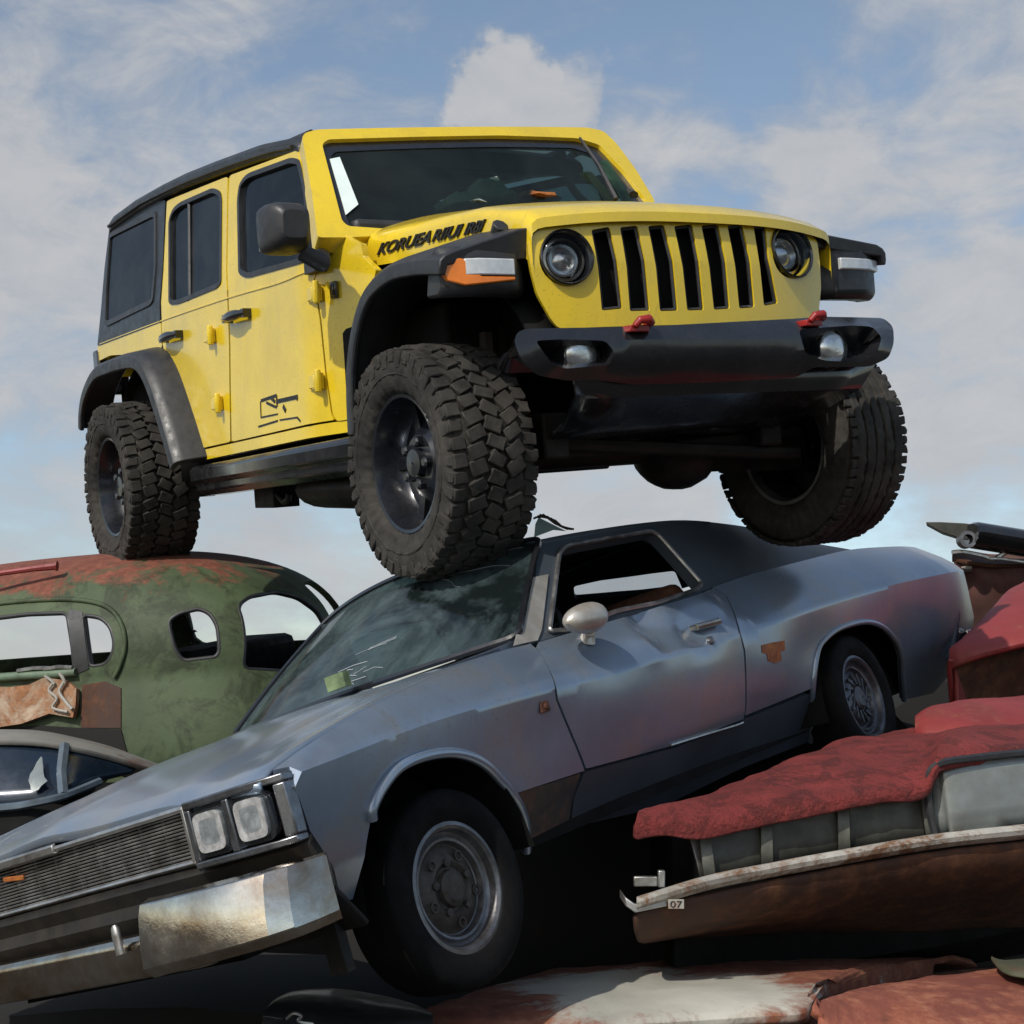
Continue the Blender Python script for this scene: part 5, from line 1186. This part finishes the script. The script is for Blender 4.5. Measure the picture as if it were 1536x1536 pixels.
def build_far_wreck():
    F = Wf((3.2, 8.2, 2.6)); r = wroot('crushed_wreck', 'flattened maroon wreck with a black roof beam sticking out, far right against the sky', 'car', F)
    C = [(1428, 838, 8.3, 1430, 828, 8.6), (1452, 842, 8.2, 1452, 826, 8.8), (1490, 846, 8.15, 1490, 832, 8.9), (1536, 846, 8.15, 1536, 828, 9.0), (1700, 850, 8.2, 1700, 830, 9.2)]
    sheet('body_top', cols(F, C, [(0, -.02), (.0, .0), (.3, .02), (.7, .02), (1, 0), (1.1, -.2)]), M['rustdark'], r, .03)
    B = [(1430, 842, 8.28, 1440, 1000, 8.4), (1470, 846, 8.2, 1470, 1000, 8.3), (1536, 848, 8.16, 1536, 1000, 8.3), (1700, 852, 8.2, 1700, 1000, 8.3)]
    sheet('body_side', cols(F, B, [(0, 0), (.1, -.0), (.2, 0), (.5, .0), (1, 0)]), simple('maroon', (.10, .035, .028), .55, 0, .1, .5, 4, dirt=(.035, .028, .024), dirt_amt=.9, bmp=.3), r, .03, rough=.05, fine=2)
    qd = MB(); qd.tube([F.dep(x, y, 8.1) for x, y in cr([(1428, 829), (1445, 828), (1478, 835), (1490, 840), (1510, 828), (1536, 826), (1600, 830)], 4)], .014, 6); qd.tube([F.dep(x, y, 8.08) for x, y in ((1486, 838), (1500, 838), (1536, 843), (1600, 852))], .010, 6)
    qd.build('bent_strip', M['trim'], r, 1)
    qd = MB(); rows = []
    for x, y, h in ((1455, 803, 17), (1462, 803, 20), (1536, 815, 20), (1660, 832, 18)): p = F.dep(x, y, 8.1); rows.append([p + np.array((0, .16 * math.cos(a), h / FPX * 8.1 * math.sin(a))) for a in np.linspace(0, 2 * math.pi, 12, endpoint=False)])
    qd.loft(rows); qd.build('roof_beam', M['gloss'], r, .7)
    qd = MB(); rows = [[F.dep(x, y, 8.15), F.dep(x2, y2, 8.15), F.dep(x2, y2 + 3, 8.45), F.dep(x, y, 8.45)] for x, y, x2, y2 in ((1389, 783, 1390, 786), (1410, 783, 1414, 799), (1448, 785, 1446, 809), (1460, 787, 1458, 812))]
    qd.loft(rows); qd.build('torn_flap', M['greyglass'], r, .5, .004)
    qd = MB(); qd.rev([(.03, -.04), (.05, -.04), (.05, .03), (.03, .03)], 14, 1, F.dep(1449, 810, 8.05)); qd.build('pipe_end', M['steel'], r)
    qd = MB(); rows = [[F.dep(x, y, 8.2), F.dep(x, y + 4, 8.17), F.dep(x, y + 9, 8.2), F.dep(x, y + 4, 8.3)] for x, y in ((1442, 850), (1452, 849), (1458, 849))]; qd.loft(rows); qd.build('trim_tip', M['palegrey'], r, 1)
build_far_wreck()
def build_navy():
    F = Wf((-2.6, 5.6, .8)); r = wroot('dark_sedan', 'dark navy sedan roof with a pale rusted edge at the left, below the green sedan', 'car', F)
    C = [(-160, 1112, 5.5, -160, 1096, 5.9), (0, 1110, 5.5, 0, 1094, 5.9), (60, 1112, 5.5, 60, 1096, 5.9), (110, 1120, 5.52, 112, 1106, 5.9), (165, 1133, 5.6, 165, 1120, 5.9), (225, 1152, 5.7, 228, 1144, 5.9), (300, 1180, 5.9, 300, 1172, 6.0)]
    sheet('roof', cols(F, C, [(0, -.02), (0, 0), (.3, .012), (.7, .012), (1, 0), (1.2, -.1)]), rusty('tan_roof_edge', (.20, .19, .17), RUSTD, .42, 3, 0, .6), r, .02)
    G = [(-160, 1113, 5.53, -160, 1215, 5.30), (0, 1112, 5.53, 0, 1208, 5.30), (60, 1116, 5.53, 60, 1200, 5.30), (110, 1122, 5.55, 105, 1190, 5.35), (165, 1136, 5.63, 150, 1172, 5.5), (215, 1152, 5.72, 200, 1160, 5.65)]
    sheet('windshield', cols(F, G, [(0, 0), (.3, .015), (.6, .02), (1, 0)]), M['navy'], r, .01, fine=1)
    qd = MB(); qd.tube([F.dep(x, y, d) for x, y, d in cr([(-160, 1221, 5.25), (0, 1212, 5.25), (50, 1205, 5.25), (96, 1194, 5.3), (150, 1172, 5.45)], 4)], .016, 6); qd.tube([F.dep(97, 1118, 5.52), F.dep(92, 1160, 5.42), F.dep(95, 1194, 5.3)], .022, 6); qd.build('window_frame', simple('bluegrey_frame', (.10, .13, .16), .5, .3, 0, .4, 10), r, 1)
    q = MB(); rs = random.Random(5); rows = []
    for f, w in ((0, .02), (.2, .035), (.5, .028), (.8, .018), (1, .006)): p = F.dep(58 + 6 * f, 1178 - 36 * f, 5.33 + .1 * f); rows.append([p + np.array((w * math.cos(a) * rs.uniform(.7, 1.2), -.03 + .012 * math.sin(a), .02 * math.sin(a))) for a in np.linspace(0, 2 * math.pi, 8, endpoint=False)])
    q.loft(rows); q.build('shattered_glass', M['greypanel'], r, .3)
    B = [(-160, 1222, 5.28, -160, 1330, 5.1), (0, 1214, 5.28, 0, 1320, 5.1), (60, 1205, 5.3, 60, 1320, 5.15), (150, 1174, 5.5, 150, 1300, 5.3), (300, 1184, 5.9, 300, 1300, 5.6)]
    sheet('scuttle', cols(F, B, [(0, 0), (.3, 0), (.7, 0), (1, 0), (1.6, .1)]), M['dark'], r, .03)
build_navy()
def build_bottom():
    F = Wf((.3, 4.0, .5)); M['whiterust'] = rusty('white_rusty_hood', (.50, .48, .41), ((.09, .028, .018), (.20, .062, .035), (.33, .15, .08)), .50, 2.2, 0, .6, speck=.5, blob=(tuple(F.dep(975, 1500, 4.0)), .15, .62))
    r = wroot('rusty_white_car', 'rust streaked white car bonnet lying along the bottom edge of the pile', 'car', F)
    C = [(630, 1542, 3.55, 655, 1514, 3.75), (690, 1540, 3.55, 715, 1486, 4.1), (790, 1535, 3.6, 800, 1460, 4.5), (900, 1530, 3.65, 900, 1446, 4.7), (1000, 1525, 3.7, 1000, 1437, 4.9), (1130, 1517, 3.77, 1130, 1431, 5.0), (1210, 1511, 3.82, 1280, 1431, 5.1), (1226, 1489, 4.0, 1360, 1434, 5.15), (1280, 1476, 4.3, 1420, 1438, 5.2), (1400, 1452, 4.9, 1462, 1441, 5.25)]
    sheet('bonnet', cols(F, C, [(.0, -.04), (-.01, -.012), (.01, .004), (.08, .02), (.3, .035), (.6, .03), (.85, .012), (1, 0), (1.08, -.05)]), M['whiterust'], r, .02, rough=.03, fine=1)
    B = [(640, 1550, 3.6, 650, 1720, 3.75), (800, 1542, 3.68, 800, 1720, 3.8), (1000, 1532, 3.77, 1000, 1720, 3.85), (1205, 1518, 3.88, 1200, 1720, 3.95), (1225, 1494, 4.05, 1230, 1720, 4.2), (1400, 1458, 4.95, 1400, 1720, 5.0), (1500, 1448, 5.3, 1500, 1720, 5.3)]
    sheet('fender', cols(F, B, [(0, 0), (.2, 0), (.5, 0), (1, 0)]), M['rustdark'], r, .03)
    F = Wf((1.3, 3.6, .4)); r = wroot('rust_red_car', 'rust red car corner with a green patch in the bottom right corner', 'car', F)
    C = [(1229, 1560, 3.35, 1230, 1512, 3.42), (1240, 1562, 3.33, 1245, 1498, 3.5), (1300, 1566, 3.32, 1305, 1476, 3.75), (1400, 1568, 3.33, 1400, 1460, 4.0), (1500, 1568, 3.36, 1500, 1448, 4.15), (1600, 1566, 3.4, 1600, 1436, 4.3), (1720, 1560, 3.5, 1720, 1430, 4.4)]
    BN = sheet('bonnet', cols(F, C, [(0, -.05), (-.02, -.01), (.0, .01), (.1, .03), (.35, .045), (.65, .035), (.9, .01), (1, 0), (1.1, -.06), (1.2, -.2)]), M['rustred'], r, .02, rough=.03, fine=1)
    G = [(1488, 1458, 3.95, 1490, 1450, 4.05), (1506, 1476, 3.80, 1504, 1447, 4.08), (1540, 1484, 3.74, 1540, 1443, 4.12), (1620, 1490, 3.72, 1620, 1435, 4.2)]
    sheet('green_patch', cols(F, G, [(0, .034), (.3, .040), (.6, .034), (1, .012)]), simple('dull_green', (.055, .075, .04), .7, 0, 0, .4, 9, dirt=(.12, .05, .03), dirt_amt=.7), BN, .006)
    B = [(1232, 1556, 3.42, 1236, 1740, 3.5), (1300, 1560, 3.38, 1300, 1740, 3.45), (1500, 1562, 3.42, 1500, 1740, 3.5), (1720, 1556, 3.55, 1720, 1740, 3.6)]
    sheet('fender', cols(F, B, [(0, 0), (.2, 0), (.5, 0), (1, 0)]), M['rustdark'], r, .03)
    F = Wf((-.4, 3.6, .3)); r = wroot('grey_car', 'dark grey curved car fender at the bottom below the silver front wheel', 'car', F)
    C = [(392, 1550, 3.35, 400, 1520, 3.45), (402, 1552, 3.32, 412, 1498, 3.6), (440, 1554, 3.3, 445, 1483, 3.75), (500, 1556, 3.3, 505, 1480, 3.85), (560, 1556, 3.3, 565, 1489, 3.85), (620, 1556, 3.32, 620, 1504, 3.7), (650, 1552, 3.36, 648, 1522, 3.55)]
    sheet('fender', cols(F, C, [(0, -.05), (-.02, -.01), (0, .01), (.15, .03), (.5, .03), (.85, .01), (1, 0), (1.15, -.08), (1.3, -.3)]), simple('grey_fender', (.045, .05, .052), .45, .2, .2, .5, 8, dirt=(.03, .024, .018), dirt_amt=.8), r, .02, fine=1)
    B = [(398, 1546, 3.4, 400, 1740, 3.5), (500, 1550, 3.38, 500, 1740, 3.45), (646, 1550, 3.42, 640, 1740, 3.5)]
    sheet('lower_fender', cols(F, B, [(0, 0), (.3, 0), (.6, 0), (1, 0)]), M['rustdark'], r, .03)
    q = MB(); pts = cr([(430, 1528, 3.25), (440, 1520, 3.24), (452, 1524, 3.24), (448, 1532, 3.24), (470, 1536, 3.25)], 5); q.tube([F.dep(*p) for p in pts], .004, 5); loose_o = q.build('wire', M['trim'], None, 1)
    loose_o.matrix_world = F.mw(); loose_o['label'] = 'short bent wire lying over the dark grey fender'; loose_o['category'] = 'wire'
build_bottom()
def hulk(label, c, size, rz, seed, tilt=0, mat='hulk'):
    """a dark car-shaped filler body: lower tub, pressed cabin, wheel wells"""
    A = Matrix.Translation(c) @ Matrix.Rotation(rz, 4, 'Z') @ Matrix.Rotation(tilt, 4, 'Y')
    r = root('filler_car', label, 'car', A); L, Wd, Hh = size; rs = random.Random(seed)
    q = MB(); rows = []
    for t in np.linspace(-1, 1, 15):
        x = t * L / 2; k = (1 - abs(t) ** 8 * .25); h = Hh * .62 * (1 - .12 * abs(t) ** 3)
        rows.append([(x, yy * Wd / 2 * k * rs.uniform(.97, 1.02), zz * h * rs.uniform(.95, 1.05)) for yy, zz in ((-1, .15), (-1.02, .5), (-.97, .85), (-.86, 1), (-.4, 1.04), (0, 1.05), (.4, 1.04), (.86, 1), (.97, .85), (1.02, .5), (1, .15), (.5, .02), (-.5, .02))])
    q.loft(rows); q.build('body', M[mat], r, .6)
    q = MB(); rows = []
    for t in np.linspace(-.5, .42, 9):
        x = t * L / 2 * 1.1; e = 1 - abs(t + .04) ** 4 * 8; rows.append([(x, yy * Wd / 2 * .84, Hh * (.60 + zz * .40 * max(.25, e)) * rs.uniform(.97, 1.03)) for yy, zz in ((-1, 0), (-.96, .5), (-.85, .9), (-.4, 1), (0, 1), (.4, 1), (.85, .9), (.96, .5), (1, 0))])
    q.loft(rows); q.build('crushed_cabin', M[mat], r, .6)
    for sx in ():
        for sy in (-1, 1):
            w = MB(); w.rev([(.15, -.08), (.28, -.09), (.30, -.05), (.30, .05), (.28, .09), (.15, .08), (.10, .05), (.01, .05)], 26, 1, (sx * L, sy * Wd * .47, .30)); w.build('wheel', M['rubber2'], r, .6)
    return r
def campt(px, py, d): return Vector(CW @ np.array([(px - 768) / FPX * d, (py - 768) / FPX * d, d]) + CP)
hulk('near-black car-shaped filler added to darken the gap under the silver car', campt(1060, 1000, 7.0) + Vector((0, 0, -1.75)), (3.6, 1.7, 1.75), .12, 1)  # added filler: hides bright ground so the gap stays dark
hulk('near-black car-shaped filler added for the darkness left of and below the silver bumper', campt(260, 1458, 4.75) + Vector((0, 0, -1.0)), (4.6, 1.4, 1.0), -.05, 2)  # added filler: covers the ground where only darkness shows
hulk('near-black car-shaped filler added behind the red wrecks to keep the gap dark', campt(1560, 1000, 8.4) + Vector((0, 0, -1.9)), (4.8, 1.7, 1.9), .2, 3)  # added filler: blocks the pale background behind the silver tail
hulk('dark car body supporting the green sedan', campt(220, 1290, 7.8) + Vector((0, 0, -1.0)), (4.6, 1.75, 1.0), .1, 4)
# ------------------------------------------------------------------ loose bits
q = MB(); b = lambda x, y, d=4.9: CW @ np.array([(x - 768) / FPX * d, (y - 768) / FPX * d, d]) + CP
rows = [[b(801, 806), b(806, 804), b(806, 804, 4.93), b(801, 806, 4.93)], [b(803, 786), b(830, 795), b(830, 795, 4.93), b(803, 786, 4.93)], [b(808, 776), b(850, 797), b(850, 797, 4.93), b(808, 776, 4.93)]]
q.loft(rows); loose('glass_shard', q, simple('pale_glass', (.36, .50, .47), .15, 0, .3, .2, 20), 'pale broken glass shard standing at the silver roof edge beside the tyre', 'glass')
q = MB()
for k in range(4): q.tube([b(800 + 3 * k, 778 - 2 * k, 4.85), b(815 + 6 * k, 772 + 3 * k, 4.85), b(832 + 4 * k, 785 + 2 * k, 4.85), b(852 + 3 * k, 794, 4.85)], .004, 5)
loose('wire_tangle', q, M['twig'], 'thin dark wires curling over the silver roof edge', 'wire')
q = MB(); rows = []
for x, y, w in ((760, 872, 26), (768, 885, 22), (774, 900, 12)): rows.append([b(x - w / 2, y - 8, 4.62), b(x + w / 2, y - 8, 4.62), b(x + w / 2, y + 2, 4.66), b(x - w / 2, y + 2, 4.66)])
q.loft(rows); loose('green_rag', q, simple('green_scrap', (.11, .20, .10), .7, 0, 0, .4, 20, bmp=.4), 'small green scrap caught on the silver windshield under the tyre', 'scrap')
q = MB(); d0 = 7.0; q.tube([b(-40, 868, d0), b(0, 860, d0), b(50, 853, d0), b(84, 849, d0)], [.014, .014, .015, .020], 8); q.tube([b(84, 849, d0), b(86, 849, d0)], .026, 8)
loose('rusty_rod', q, M['redpaint'], 'thin rusty red rod lying across the green sedan roof at the left', 'rod')
q = MB(); d0 = 7.9
st = cr([(288, 1002), (292, 975), (288, 950), (280, 930), (276, 922)], 5); q.tube([b(x, y, d0) for x, y in st], .008, 5)
for x, y, dx, dy in ((291, 968, -9, -2), (288, 950, 8, -4), (292, 978, 8, -2), (278, 926, -5, 2), (277, 922, 5, 4)): q.tube([b(x, y, d0), b(x + dx * .6, y + dy, d0), b(x + dx, y + dy * .5, d0)], [.008, .022, .004], 5, flat=.3)
loose('dry_weed', q, M['twig'], 'dry weed stalk seen through the small rear side window of the green sedan', 'weed')
